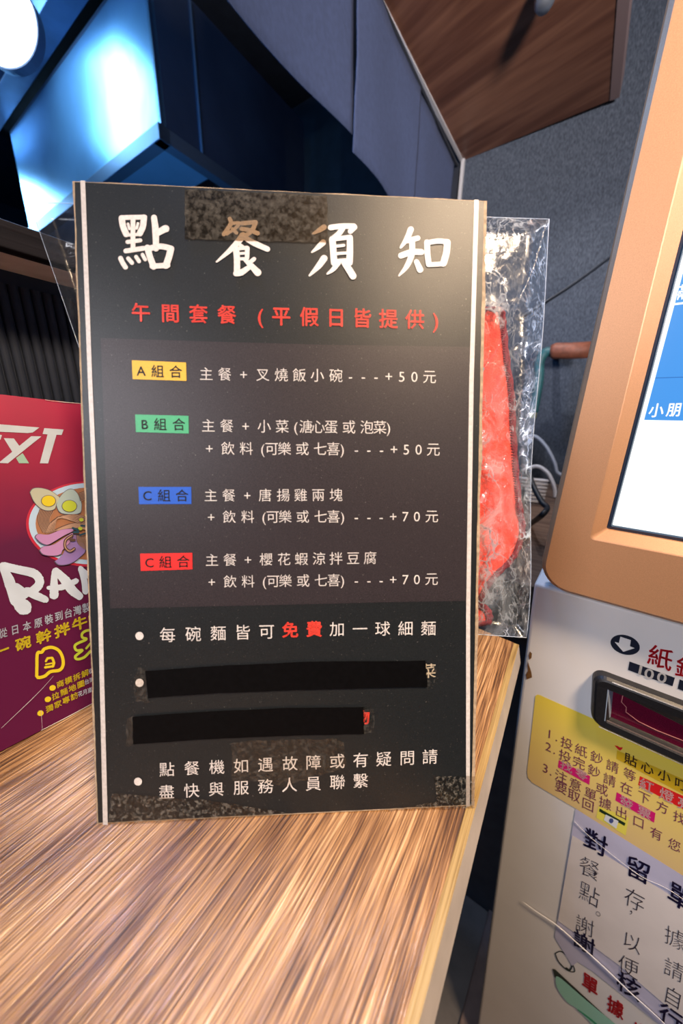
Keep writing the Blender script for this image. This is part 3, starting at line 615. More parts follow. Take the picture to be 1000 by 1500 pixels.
# handwritten notice
M_lav = mat('lavender_card', (.52, .51, .68), .4, noise=(30, .06)); M_pap = mat('white_note_paper', (.74, .68, .66), .6, noise=(25, .05)); M_ink = mat('grey_pencil_ink', (.035, .025, .04), .6); M_ink2 = mat('purple_marker_ink', (.012, .008, .06), .5)
nts = Surf(MN, KD); card = nts.poly('handwritten_notice', [(843, 1184), (1010, 1288), (1010, 1560), (966, 1500), (868, 1422), (846, 1408), (838, 1414), (812, 1372)], M_lav, kio, .0008, label='taped handwritten notice on lavender card')
note = nts.poly('note_paper', [(838, 1222), (900, 1259), (1010, 1327), (1010, 1500), (975, 1471), (905, 1411), (817, 1347)], M_pap, card, .0014)
def hand(chars, m, w, ex, ey, off=.0018):      # each written character wobbles a little, as the pen did
    for ch, x, y, k in chars:
        a = random.uniform(-.07, .07); c, sn = math.cos(a), math.sin(a); rot = lambda v: (k * (v[0] * c - v[1] * sn), k * (v[0] * sn + v[1] * c))
        letters('handwriting', nts, [(ch, x, y)], m, card, off, w=w, ex=rot(ex), ey=rot(ey))
hand([('對', 872, 1232, 1), ('留', 934, 1272, 1.02), ('單', 996, 1312, 1.1)], M_ink2, .014, (37, 21), (5, -32))
hand([('餐', 863, 1270, 1.05), ('點', 863, 1308, 1.05), ('。', 884, 1334, .8), ('謝', 856, 1354, .95), ('存', 929, 1316, 1.05), ('，', 930, 1331, .7), ('以', 925, 1378, .95), ('便', 920, 1414, 1.05), ('據', 988, 1372, 1.05), ('請', 986, 1418, 1.0), ('自', 985, 1458, 1.0)], M_ink, -.012, (31, 17), (4, -29))
hand([('謝', 855, 1379, .95), ('核', 920, 1442, 1.05), ('行', 982, 1488, 1.05)], M_ink2, .014, (35, 24), (4, -29))
# curled edge of the clear sleeve
M_sleeve = mat('white_plastic_edge', (.68, .68, .72), .15)
q = [(766, 1317), (790, 1334), (817, 1352), (843, 1375), (868, 1397), (895, 1422), (922, 1448), (950, 1473), (979, 1500), (1010, 1530)]
MB().tube(smoothpath([nts.P(x, y, .0035) for x, y in q], 4), [.0003 + .00055 * math.sin(math.pi * i / 36) for i in range(37)], 6).obj('sleeve_edge', M_sleeve, card, smooth=True)
q = [(841, 1201), (862, 1222), (884, 1240), (912, 1262), (940, 1282), (975, 1298), (1005, 1318)]
MB().tube(smoothpath([nts.P(x, y, .002) for x, y in q], 4), .00028, 6).obj('sleeve_edge', M_sleeve, card, smooth=True)
# receipt outlet
M_dkg = mat('dark_green_black', (.004, .018, .014), .4)
strokes('arrow_emblem', bodyS, [(1.6, [(813, 1396), (822, 1393), (833, 1403), (841, 1418), (840, 1423), (830, 1420), (818, 1408), (813, 1396)])], M_dkg, kio, .0006)
strokes('arrow', bodyS, [(2.2, [(838, 1412), (835, 1420), (829, 1417)])], M_dkg, kio, .0007)
letters('red_lettering', bodyS, [('單', 864, 1441), ('據', 901, 1475), ('出', 938, 1512)], M_redp, kio, .0006, w=.025, ex=(25, 17), ey=(2, -26))
bodyS.poly('receipt_slot', [(809, 1418), (813, 1419), (1000, 1592), (995, 1595), (812, 1430)], M_dkg, kio, .0009)
bodyS.poly('receipt_tray', [(814, 1429), (822, 1432), (860, 1465), (905, 1502), (960, 1552), (900, 1530), (868, 1500), (846, 1477), (830, 1466), (815, 1444)], mat('mint_plastic', (.30, .62, .50), .25), kio, .0012, smoothn=3)
strokes('receipt_tray_edge', bodyS, [([1, 3], [(846, 1477), (866, 1492), (880, 1505)])], mat('emerald_plastic', (.0, .30, .14), .3), kio, .0016)
# chipped paint on the body edge
M_rust = mat('rusty_chip', (.16, .07, .015), .7, noise=(900, .5))
bodyS.poly('paint_chip', [(773, 968), (775, 975), (778, 984), (779, 992), (771, 995), (770, 988), (773, 982), (772, 975)], M_rust, kio, .0004)
bodyS.poly('paint_chip', [(776, 954), (779, 957), (778, 964), (775, 966), (774, 960)], M_rust, kio, .0004)

# ================================================================ THE MENU SIGN
# plane of the board from its corners: lies back by 13.6 degrees
bo = V((-.1557, .1507, -.2598)); bx = V((.25094, .01402, .00111)); by = V((-.00746, .09401, .38872))
bn = by.cross(bx).normalized(); bn = -bn if bn.y > 0 else bn
bS = Surf(bn, bn.dot(bo)); bS.bx = bx.normalized(); bS.by = (by - bS.bx * by.dot(bS.bx)).normalized()
BO = CP + bo
def Bp(u, v, o=0): return BO + bS.bx * u + bS.by * v + bn * o
BWd, BHt = bx.length, by.length
sign = thing('menu_sign', BO + bx / 2, 'black cardboard ordering notice with white and red Chinese lettering, standing on the wooden table', 'sign')
M_card = mat('raw_cardboard', (.34, .26, .18), .85, noise=(300, .3), bump=(700, .5, .0005))
M_prt = mat('black_print_sheet', rough=.42, spec=.36, fn=dust(.30, (.010, .012, .014)))
M_prt2 = mat('black_print_panel', rough=.42, spec=.36, fn=dust(.25, (.026, .021, .025)))
core = []
N_ = 60
def edge_wob(t, k): return .0007 * mn.noise(V((t * 14, k * 7.3, 0))) + .0004 * mn.noise(V((t * 60, k * 3.1, 2)))
for k, (p, q) in enumerate((((0, 0), (1, 0)), ((1, 0), (1, 1)), ((1, 1), (0, 1)), ((0, 1), (0, 0)))):
    for i in range(N_):
        t = i / N_; u = (p[0] + (q[0] - p[0]) * t) * BWd; v = (p[1] + (q[1] - p[1]) * t) * BHt; wv = edge_wob(t, k)
        if k == 0: v -= .0002 * 0; v += abs(wv) * .3
        if k == 1: u += wv
        if k == 2: v += wv * .6
        if k == 3: u -= wv
        core.append((u, v))
MB().prism([Bp(u, v, 0) for u, v in core], -bn * .0045).obj('board_core', M_card, sign, label='raw brown cardboard core')
def inset(pts, d):
    out = []
    for i, (u, v) in enumerate(pts):
        k = i // N_; wv = edge_wob((i % N_) / N_ + 5, k + 9)
        uu = min(max(u, d + .0005 * 0 + abs(wv)), BWd - (d + .0010) - abs(wv)); vv = min(max(v, d + abs(wv) * .8), BHt - d * .6 - abs(wv) * .4); out.append((uu, vv))
    return out
sheet = mesh('printed_sheet', [Bp(u, v, .00025) for u, v in inset(core, .0009)], [list(range(len(core)))], M_prt, sign)
tri(sheet.data)
if sheet.data.polygons[0].normal.dot(bn) < 0: sheet.data.flip_normals()
M_line = mat('grey_white_print', (.52, .50, .50), .45, noise=(500, .12))
M_txt = mat('white_print_ink', (.60, .575, .57), .5, noise=(900, .15)); M_ttl = mat('title_ink', (.66, .62, .62), .5, noise=(700, .10)); M_rtx = mat('red_print_ink', (.82, .065, .045), .5, noise=(900, .15))
def bpoly(name, pts, m, off, label=None): return bS.poly(name, pts, m, sign, off, label)
bpoly('middle_panel', [(148, 495.5), (300, 500.5), (480, 505.5), (691, 508.5), (682, 880), (560, 882), (400, 886), (162, 891)], M_prt2, .00035)
bpoly('border_line', [(118.5, 265.5), (125.5, 265.7), (136, 560), (151, 900), (158.5, 1207), (151.5, 1207.5), (144.5, 900), (129.5, 560)], M_line, .0005)
bpoly('border_line', [(694, 293.5), (700.5, 293.8), (693, 560), (688, 900), (687.5, 1180), (682, 1180.5), (682, 900), (686.5, 560)], M_line, .0005)
T3 = lambda x, y: (90 + x / 3.03, 250 + y / 3.03); T4 = lambda x, y: (420 + x / 3.125, 250 + y / 3.125)
strokes('title_character', bS, [(26, [(270, 215), (276, 250), (290, 285)]), (20, [(268, 212), (372, 210)]), (26, [(368, 212), (364, 250), (350, 282)]), (13, [(285, 290), (350, 286)]), (20, [(320, 214), (320, 350)]), (11, [(298, 240), (304, 262)]), (11, [(342, 238), (336, 260)]), (17, [(296, 320), (352, 313)]), (20, [(288, 360), (366, 348)]),
    (20, [(265, 392), (274, 412), (287, 432)]), (17, [(299, 393), (316, 413)]), (16, [(334, 386), (347, 406)]), (15, [(362, 376), (374, 398)]),
    ([24, 28, 24], [(413, 212), (420, 270), (422, 350)]), ([26, 30, 24], [(430, 280), (462, 262), (468, 264)]), (26, [(384, 346), (395, 385), (412, 430)]), (24, [(384, 352), (440, 340), (490, 350)]), (28, [(488, 352), (480, 385), (466, 425)]), (22, [(405, 428), (474, 424)])], M_ttl, sign, .0006, T3, 1.06 / 3.03)
strokes('title_character', bS, [(18, [(748, 218), (752, 240), (722, 285)]), (14, [(752, 238), (790, 236), (770, 262)]), (13, [(735, 285), (770, 262)]), (15, [(760, 262), (778, 280)]), (18, [(802, 238), (862, 232)]), (19, [(862, 236), (845, 270), (818, 292)]), (18, [(800, 262), (835, 268), (872, 282)]),
    ([30, 24, 7], [(806, 292), (762, 345), (690, 408)]), ([20, 24, 22], [(800, 292), (855, 325), (915, 352)]), (14, [(790, 330), (806, 342)]), (26, [(776, 350), (780, 400), (780, 455)]), (16, [(780, 350), (825, 346)]), (19, [(826, 348), (824, 392)]), (11, [(788, 372), (822, 370)]), (13, [(788, 396), (824, 394)]), ([24, 26, 20], [(776, 460), (800, 455), (832, 434)]), ([16, 24, 30], [(815, 398), (845, 428), (872, 456)]), (17, [(856, 396), (836, 412)])], M_ttl, sign, .0006, T3, 1.06 / 3.03)
strokes('title_character', bS, [([24, 22, 6], [(170, 262), (150, 275), (118, 293)]), ([26, 22, 6], [(166, 332), (145, 352), (114, 377)]), ([30, 26, 8], [(170, 405), (145, 440), (104, 483)]),
    (24, [(200, 264), (250, 258), (305, 258)]), ([26, 22], [(308, 262), (290, 282)]), (24, [(255, 268), (238, 292), (215, 312)]), (28, [(208, 318), (212, 370), (216, 425)]), (20, [(210, 318), (290, 308)]), ([26, 28, 28], [(288, 312), (288, 370), (286, 425)]), (13, [(222, 350), (260, 346)]), (13, [(222, 384), (272, 381)]), (18, [(216, 418), (285, 414)]), ([24, 20, 8], [(235, 425), (212, 455), (185, 476)]), ([24, 30, 30], [(262, 425), (285, 458), (302, 486)])], M_ttl, sign, .0006, T4, 1.06 / 3.125)
strokes('title_character', bS, [([26, 24, 10], [(566, 272), (548, 315), (520, 355)]), (22, [(548, 325), (598, 312)]), (26, [(522, 392), (570, 376), (614, 376)]), ([24, 26, 22, 7], [(572, 320), (570, 385), (548, 440), (512, 484)]), ([22, 28], [(592, 420), (608, 456)]),
    (25, [(640, 332), (642, 385), (648, 432)]), (22, [(640, 334), (690, 326), (732, 330)]), (29, [(732, 332), (728, 380), (714, 428)]), (20, [(648, 434), (714, 430)])], M_ttl, sign, .0006, T4, 1.06 / 3.125)
def bt(name, s, pos, m, size, w=0, sx=1):
    it = []
    for c, p in zip(s, pos): it.append((c, p[0], p[1]))
    return letters(name, bS, it, m, sign, .0006, w=w, size=size, sx=sx)
def row(xs, ya, yb): # evenly interpolate y between first and last
    return [(x, ya + (yb - ya) * (x - xs[0]) / (xs[-1] - xs[0])) for x in xs]
bt('red_heading', '午間套餐(平假日皆提供)', row([207, 250, 291, 332.5, 381, 412, 453, 492, 530, 568.5, 607, 638], 458.5, 469.5), M_rtx, 28.5, .012)
for col, nm, ch, quad, cs in (((.66, .40, .025), 'yellow', 'A組合', [(193.8, 528.2), (273, 531.5), (273.6, 558.5), (195, 555.8)], [(207.6, 543.5), (231.6, 544.4), (258, 545)]),
        ((.045, .36, .17), 'green', 'B組合', [(198.6, 607.4), (276.6, 609.5), (276.9, 635.3), (199.8, 633.2)], [(212.4, 621.5), (235.5, 621.8), (262.5, 622)]),
        ((.002, .08, .52), 'blue', 'C組合', [(203.4, 713.3), (280.5, 713.3), (280.8, 738.2), (204.6, 738.5)], [(216.6, 725.6), (241, 725.8), (267, 725.8)]),
        ((.72, .015, .012), 'scarlet', 'C組合', [(206, 810.8), (282, 809.6), (282.3, 833.6), (207, 836)], [(219.6, 823.4), (243, 822.8), (269, 822)])):
    bpoly('set_tag', quad, mat(nm + '_tag_print', col, .5, noise=(900, .06)), .0006, nm + ' set tag')
    letters('tag_text', bS, [(c, x, y) for c, (x, y) in zip(ch, cs)], mat('black_ink', (.012, .012, .012), .5) if nm == 'yellow' else bpy.data.materials['black_ink'], sign, .0008, w=.006, size=19.5)
LW = -.004
bt('menu_text', '主餐+叉燒飯小碗---+50元', row([302.4, 329.4, 357, 385, 412, 438.4, 464.6, 491.8, 513, 531.8, 550.4, 569, 588, 606.4, 628.5], 548.3, 552.2), M_txt, 20.5, LW)
bt('menu_text', '主餐+小菜(溏心蛋或泡菜)', row([305.4, 332.4, 360, 387, 413.4, 433, 448, 466, 484.8, 510.7, 537, 556, 569], 623.8, 626.4), M_txt, 20.5, LW)
bt('menu_text', '+飲料(可樂或七喜)---+50元', row([307, 334, 361, 384.6, 398, 416.6, 442.6, 468.8, 488, 501.4, 521.6, 540, 558.4, 576.6, 594.6, 612.5, 634], 657, 658.3), M_txt, 20.5, LW)
bt('menu_text', '主餐+唐揚雞兩塊', row([309, 335.4, 362.4, 388.5, 415, 440.3, 466, 492], 725.7, 725), M_txt, 20, LW)
bt('menu_text', '+飲料(可樂或七喜)---+70元', row([309.6, 336, 363, 386.4, 399.5, 417.6, 443.2, 469.4, 488.3, 501.8, 521.6, 540, 557.8, 575.4, 593, 610, 631.7], 757.2, 756), M_txt, 20, LW)
bt('menu_text', '主餐+櫻花蝦涼拌豆腐', row([310.8, 337, 363.3, 390, 416, 441.3, 467.2, 492, 517, 541.8], 820.2, 817), M_txt, 20, LW)
bt('menu_text', '+飲料(可樂或七喜)---+70元', row([310.5, 337.2, 363.6, 387, 400.3, 418, 443.8, 469.8, 488.6, 501.8, 521.6, 540, 557.8, 575.4, 593, 610, 631.4], 852, 847.6), M_txt, 20, LW)
bt('notice_text', '每碗麵皆可', row([246, 283.5, 320, 355.5, 390.6], 929.5, 924.6), M_txt, 24, 0)
bt('notice_text', '免費', row([425, 460], 922.3, 921), M_rtx, 24.5, .02)
bt('notice_text', '加一球細麵', row([493.6, 527, 560, 593.6, 627], 921, 919.8), M_txt, 23, 0)
bt('notice_text', '點餐機如遇故障或有疑問請', row([245, 281.4, 318, 353.4, 389, 424.8, 459, 493.6, 528, 561.6, 596, 629], 1126, 1107.5), M_txt, 23.5, 0)
bt('notice_text', '盡快與服務人員聯繫', row([244.5, 281, 317, 353.4, 389, 424, 458.8, 494, 528], 1159, 1142.5), M_txt, 23.5, 0)
bt('notice_text', '菜', [(627, 982)], mat('yellowed_ink', (.52, .46, .36), .5), 23, 0)
bt('notice_text', '物', [(530, 1050)], M_rtx, 23, .02)
for (x, y, r_) in ((205, 931, 6), (205, 999.4, 6), (202.8, 1143.8, 5.8)): bpoly('bullet', ell(x, y, r_, r_), M_txt, .0006)
M_btape = mat('black_tape', (.0015, .0015, .002), .6, spec=.08, noise=(300, .3))
def edgy(q, n=24, a=.5):
    out = []
    for i in range(len(q)):
        p, r_ = q[i], q[(i + 1) % len(q)]
        for k in range(n): t = k / n; out.append((p[0] + (r_[0] - p[0]) * t + random.uniform(-a, a), p[1] + (r_[1] - p[1]) * t + random.uniform(-a, a)))
    return out
bpoly('black_tape', edgy([(214, 981.5), (320, 974), (450, 968), (622, 966.4), (625, 1005), (450, 1009), (320, 1014), (218.4, 1021)], 8, .35), M_btape, .0012, 'black tape over the first hidden line')
bpoly('black_tape', edgy([(195.6, 1048), (300, 1041), (420, 1035.5), (532, 1034.2), (532.4, 1073.3), (420, 1076), (300, 1081), (196.5, 1088.5)], 8, .35), M_btape, .0012, 'black tape over the second hidden line')
# clear tapes with trapped air
def tape_mat(name, tint, scale, lo, hi, amt, col):
    M = bpy.data.materials.new(name); M.use_nodes = True; nt = M.node_tree; N = nt.nodes; L = nt.links; N.clear()
    out = N.new('ShaderNodeOutputMaterial'); tr = N.new('ShaderNodeBsdfTransparent'); tr.inputs[0].default_value = (*tint, 1)
    df = N.new('ShaderNodeBsdfDiffuse'); df.inputs[0].default_value = (*col, 1); gl = N.new('ShaderNodeBsdfGlossy'); gl.inputs['Roughness'].default_value = .22; gl.inputs[0].default_value = (.8, .8, .8, 1)
    tc = N.new('ShaderNodeTexCoord'); n = N.new('ShaderNodeTexNoise'); n.inputs['Scale'].default_value = scale; n.inputs['Detail'].default_value = 8; n.inputs['Roughness'].default_value = .75; L.new(tc.outputs['Object'], n.inputs['Vector'])
    r = N.new('ShaderNodeMapRange'); r.inputs[1].default_value = lo; r.inputs[2].default_value = hi; r.inputs[3].default_value = 0; r.inputs[4].default_value = amt; L.new(n.outputs[0], r.inputs[0])
    m1 = N.new('ShaderNodeMixShader'); L.new(r.outputs[0], m1.inputs[0]); L.new(tr.outputs[0], m1.inputs[1]); L.new(df.outputs[0], m1.inputs[2])
    m2 = N.new('ShaderNodeMixShader'); m2.inputs[0].default_value = .04; L.new(m1.outputs[0], m2.inputs[1]); L.new(gl.outputs[0], m2.inputs[2]); L.new(m2.outputs[0], out.inputs[0]); return M
M_tp1 = tape_mat('aged_clear_tape', (.62, .52, .40), 260, .42, .72, .32, (.30, .28, .25))
M_tp2 = tape_mat('scratched_clear_tape', (.80, .76, .72), 420, .50, .72, .55, (.42, .40, .36))
bpoly('clear_tape', edgy([(272, 279), (380, 284), (479, 289), (480, 357), (380, 355), (271, 352)], 14, .8), M_tp1, .0010, 'aged clear tape over the title')
bpoly('clear_tape', edgy([(165, 1160), (300, 1170), (420, 1188), (360, 1196), (160, 1207)], 12, .9), M_tp2, .0010, 'scratched clear tape at the lower left')
bpoly('clear_tape', edgy([(634, 1136), (695, 1135), (694, 1182), (560, 1187), (640, 1172)], 12, .9), M_tp2, .0010, 'scratched clear tape at the lower right corner')
bpoly('clear_tape', edgy([(340, 1085), (500, 1080), (508, 1120), (420, 1150), (340, 1140)], 12, 2), tape_mat('glue_residue', (.95, .93, .9), 340, .50, .75, .22, (.4, .38, .35)), .0009, 'smudged glue residue')
for q in ([(203, 1000 - 24), (215, 980), (216, 1022), (222, 1028), (200, 1026), (196, 1000)], [(622, 966), (636, 970), (640, 1000), (625, 1010)], [(186, 1052), (196, 1048), (197, 1090), (186, 1092)], [(532, 1034), (548, 1038), (548, 1070), (532, 1074)]):
    bpoly('tape_residue', edgy(q, 8, 1.2), bpy.data.materials['glue_residue'], .0010)

# ================================================================ POSTER ON THE LEFT
p0, p1 = zpl(0, 1101, TZ + .0015), zpl(138, 1029, TZ + .0015); p2 = LP(64, 585, LD + stp * .45 + .011)
pn = (p1 - p0).cross(p2 - p0).normalized(); pn = pn if pn.dot(-(p0 - CP)) > 0 else -pn
pS = Surf(pn, pn.dot(p0 - CP))
pos = thing('poster', (p0 + p1) / 2, 'crimson ramen poster card leaning on the fluted counter, left of the black sign', 'poster')
def pgrad(nt, N, L, b, tc):                     # crimson darkened downwards to plum, the sign's shade put into the colour
    g = N.new('ShaderNodeNewGeometry'); s_ = N.new('ShaderNodeSeparateXYZ'); L.new(g.outputs['Position'], s_.inputs[0])
    r = N.new('ShaderNodeMapRange'); r.inputs[1].default_value = pS.P(60, 600).z; r.inputs[2].default_value = pS.P(60, 860).z; L.new(s_.outputs[2], r.inputs[0])
    n = N.new('ShaderNodeTexNoise'); n.inputs['Scale'].default_value = 14; n.inputs['Detail'].default_value = 3; L.new(tc.outputs['Object'], n.inputs['Vector'])
    a = N.new('ShaderNodeMath'); a.operation = 'MULTIPLY_ADD'; a.inputs[1].default_value = .5; L.new(n.outputs[0], a.inputs[0]); L.new(r.outputs[0], a.inputs[2])
    c = ramp(N, [(.2, (.46, .002, .062)), (.6, (.25, .004, .045)), (1.0, (.085, .004, .040))]); L.new(a.outputs[0], c.inputs[0]); L.new(c.outputs[0], b.inputs['Base Color'])
M_pos = mat('poster_print', rough=.45, spec=.3, fn=pgrad)
ob = [(-75, 566), (0, 577.5), (60, 584.5), (128, 592), (155, 595), (172, 1012), (138, 1029), (60, 1070), (0, 1101), (-75, 1141)]
mb = MB(); mb.prism([pS.P(x, y) for x, y in ob][::-1], -pn * .0012); mb.obj('card', M_pos, pos)
def pp_(name, pts, m, off, sm=0): return pS.poly(name, pts, m, pos, off, smoothn=sm)
M_pw = mat('poster_pale_ink', (.50, .58, .68), .35, noise=(60, .08)); M_py = mat('poster_yellow_ink', (.62, .50, .02), .35); M_pyg = mat('poster_lime_ink', (.42, .50, .04), .35)
f2 = lambda l: [(x / 6.9, 600 + y / 6.9) for x, y in l]
pp_('logo_bar', f2([(-120, 148), (0, 150), (398, 182), (330, 232), (280, 238), (0, 225), (-120, 220)]), M_pw, .0004)
pp_('logo_stroke', f2([(-40, 250), (20, 258), (5, 305), (-40, 302)]), M_pw, .0004)
pp_('logo_stroke', f2([(315, 270), (418, 272), (80, 543), (-15, 540)]), M_pw, .0004)
pp_('logo_stroke', f2([(38, 290), (140, 293), (215, 395), (140, 455)]), M_pw, .0005)
pp_('logo_stroke', f2([(162, 490), (228, 440), (293, 543), (192, 543)]), mat('poster_mint_ink', (.30, .50, .42), .35), .0004)
pp_('logo_stroke', f2([(447, 188), (642, 203), (622, 258), (570, 256), (485, 545), (402, 543), (480, 252), (430, 247)]), M_pw, .0004)
f3 = lambda l: [(x / 6.82, 690 + y / 6.82) for x, y in l]
pp_('bowl_rim', ell(130, 767.5, 92, 62.5, 0, 60)[0:60], mat('poster_red_ink', (.45, .02, .05), .35), .0003)
pp_('bowl_glaze', ell(131, 767, 89, 59.5, 0, 60), mat('poster_ice_ink', (.40, .56, .74), .35), .0005)
pp_('broth', ell(133, 767, 81, 53, 0, 60), mat('poster_orange_ink', (.34, .15, .075), .35), .0007)
# clip-free noodles: brown lines
M_nd = mat('poster_noodle_ink', (.09, .05, .04), .35); M_nl = mat('poster_noodle_light', (.42, .26, .18), .35)
nl_ = []
for k in range(9): nl_.append((1.1, f3([(395 + k * 16, 385 + k * 2), (375 + k * 14, 470), (390 + k * 13, 540), (425 + k * 10, 610)])))
for k in range(9): nl_.append((1.1, f3([(450 + k * 10, 620 - k * 2), (490 + k * 9, 530 - k * 8), (590 + k * 6, 455 - k * 3 + k * 5), (740, 432 + k * 9), (880, 470 + k * 10)])))
for k in range(8): nl_.append((1.0, f3([(540 + k * 4, 590), (640, 545 + k * 4), (750, 520 + k * 6), (860, 560 + k * 4), (930, 610)])))
for k in range(7): nl_.append((1.0, f3([(760 + k * 12, 640 + k * 3), (775 + k * 12, 720 - k * 4), (850 + k * 4, 780 - k * 12), (935, 800 - k * 14)])))
for k in range(6): nl_.append((1.0, f3([(780 + k * 3, 225 + k * 14), (860, 200 + k * 14), (930, 215 + k * 14)])))
strokes('noodle_lines', pS, nl_, M_nd, pos, .0009)
strokes('noodle_lines', pS, [(.7, [(x + 1.1, y + .6) for x, y in p]) for w_, p in nl_], M_nl, pos, .0011)
M_egg = mat('poster_egg_ink', (.42, .44, .34), .35); M_egg2 = mat('poster_egg_blue_ink', (.33, .43, .42), .35); M_out = mat('poster_outline_ink', (.10, .08, .12), .35)
e1 = f3([(300, 215), (330, 178), (400, 172), (490, 195), (560, 240), (590, 270), (560, 330), (540, 380), (470, 395), (400, 370), (335, 300)])
e2p = f3([(560, 340), (590, 270), (650, 205), (710, 183), (760, 215), (800, 290), (810, 360), (780, 425), (610, 420)])
def out_(pts, g=1.05):
    cx = sum(p[0] for p in pts) / len(pts); cy = sum(p[1] for p in pts) / len(pts); return [(cx + (x - cx) * g, cy + (y - cy) * g) for x, y in pts]
pp_('egg_outline', out_(e1), M_out, .0013, 4); pp_('egg_white', e1, M_egg, .0015, 4); pp_('egg_yolk', ell(70.5, 734, 11, 8.5), M_out, .0017); pp_('egg_yolk', ell(70.5, 734, 10, 7.8), M_py, .0019)
pp_('egg_outline', out_(e2p), M_out, .0013, 4); pp_('egg_white', e2p, M_egg2, .0016, 4); pp_('egg_yolk', ell(101, 741.5, 11.3, 9), M_out, .0018); pp_('egg_yolk', ell(101, 741.5, 10.4, 8.2), M_pyg, .0020)
M_meat = mat('poster_meat_ink', (.42, .22, .44), .35); M_meat2 = mat('poster_meat_violet_ink', (.26, .17, .42), .35)
s1 = f3([(545, 900), (600, 860), (640, 800), (670, 700), (760, 640), (850, 780), (780, 870), (690, 925), (590, 935)])
s2 = f3([(395, 790), (430, 755), (530, 735), (620, 680), (720, 620), (700, 700), (620, 790), (600, 830), (520, 845), (430, 830)])
s3 = f3([(350, 660), (380, 630), (480, 635), (600, 590), (710, 578), (720, 600), (640, 640), (540, 700), (470, 735), (400, 710)])
for k, (s_, m_) in enumerate(((s1, M_meat2), (s2, M_meat), (s3, M_meat))):
    pp_('meat_outline', out_(s_, 1.06), M_out, .0013 + k * .0005, 4); pp_('meat_slice', s_, m_, .0015 + k * .0005, 4)
strokes('noodle_curl', pS, [(4.5, f3([(710, 645), (650, 690), (645, 760), (690, 800), (735, 775)])), (4.0, f3([(690, 665), (710, 690), (735, 690)]))], M_nd, pos, .0027)
strokes('noodle_curl', pS, [(1.4, f3([(710, 645), (650, 690), (645, 760), (690, 800), (735, 775)]))], M_nl, pos, .0031)
for (x, y) in ((860, 308), (862, 442), (805, 488), (795, 575), (880, 694)): pp_('spring_onion', ell(x / 6.82, 690 + y / 6.82, 3.2, 2.6), M_pyg, .0029)
strokes('seaweed', pS, [(3, f3([(720, 570), (770, 590)])), (3, f3([(730, 610), (775, 610)])), (2.5, f3([(790, 640), (850, 620)])), (2, f3([(860, 360), (890, 362)])), (2.2, f3([(870, 265), (910, 285)])), (2, f3([(800, 545), (850, 550)])), (2, f3([(880, 540), (915, 545)]))], mat('poster_teal_ink', (.015, .06, .09), .35), pos, .0033)
strokes('brush_lettering', pS, [([9, 16, 15], [(3, 830), (13, 850), (22, 880)]), ([15, 21, 22], [(20, 870), (30, 885), (35, 890)]), ([12, 12, 13, 12], [(5, 829), (25, 834), (50, 840), (58, 850)]), ([12, 13, 12], [(58, 848), (56, 858), (44, 868)]), ([12, 12, 10], [(40, 866), (52, 872), (66, 878)]), ([12, 14], [(24, 860), (36, 870)])], M_pw, pos, .0006, jag=.12)
strokes('brush_lettering', pS, [([8, 10, 12, 13], [(80, 836), (79, 850), (79, 864), (79, 872)]), ([9, 14, 14, 11], [(82, 836), (95, 850), (105, 864), (116, 873)]), ([6, 9, 8], [(71, 861), (90, 860), (111, 851)])], M_pw, pos, .0006, jag=.12)
strokes('brush_lettering', pS, [([8, 9, 9], [(118, 833), (123, 850), (125, 866)]), ([8, 9], [(118, 834), (133, 846)]), ([8, 8], [(133, 846), (150, 826)])], M_pw, pos, .0006, jag=.12)
letters('white_lettering', pS, [(c, x, y) for c, x, y in zip('從日本原裝到台灣製造', [4.5, 22, 39.5, 56, 71.5, 86, 99.8, 113.2, 126.2, 138.6], [927, 922, 917, 912, 907, 902.3, 898, 894, 890, 886.4])], M_pw, pos, .0006, w=.012, ex=(12.5, -3.9), ey=(-1.2, -14.5))
letters('yellow_lettering', pS, [(c, x, y) for c, x, y in zip('一碗幹拌牛肉', [2, 34, 64, 91, 116.5, 140], [953, 942, 932, 922.5, 913, 905])], M_py, pos, .0006, w=.025, ex=(22.5, -8), ey=(-2, -19))
f1_ = lambda x, y: (x / 6.9, 890 + y / 6.9)
strokes('outlined_character', pS, [(32, [(370, 690), (372, 580), (378, 460), (420, 450), (450, 415), (520, 400), (590, 430), (630, 500), (635, 580), (600, 630), (510, 645), (450, 690), (390, 705), (370, 690)]), (22, [(462, 540), (478, 512)]), (22, [(478, 510), (525, 506)]), (26, [(528, 510), (545, 555)]), (26, [(545, 555), (535, 590)]), (24, [(455, 602), (535, 592)]), (16, [(462, 572), (525, 560)])], M_py, pos, .0006, f1_, 1 / 6.9)
strokes('outlined_character', pS, [(26, [(975, 225), (880, 230), (830, 260), (830, 300), (870, 320), (760, 375), (770, 430), (830, 430), (760, 490), (780, 520), (850, 500), (930, 430), (990, 480)]), (22, [(870, 410), (930, 350), (960, 400)]), (22, [(930, 300), (985, 350)])], M_pyg, pos, .0006, f1_, 1 / 6.9)
rows = [((530, 810), '商模拆解', (608, 768), (858, 664), '從產'), ((483, 925), '拉麵地圖', (560, 890), (815, 772), '台灣拉'), ((408, 1065), '獨家專訪', (500, 1015), (750, 893), '花月嵐')]
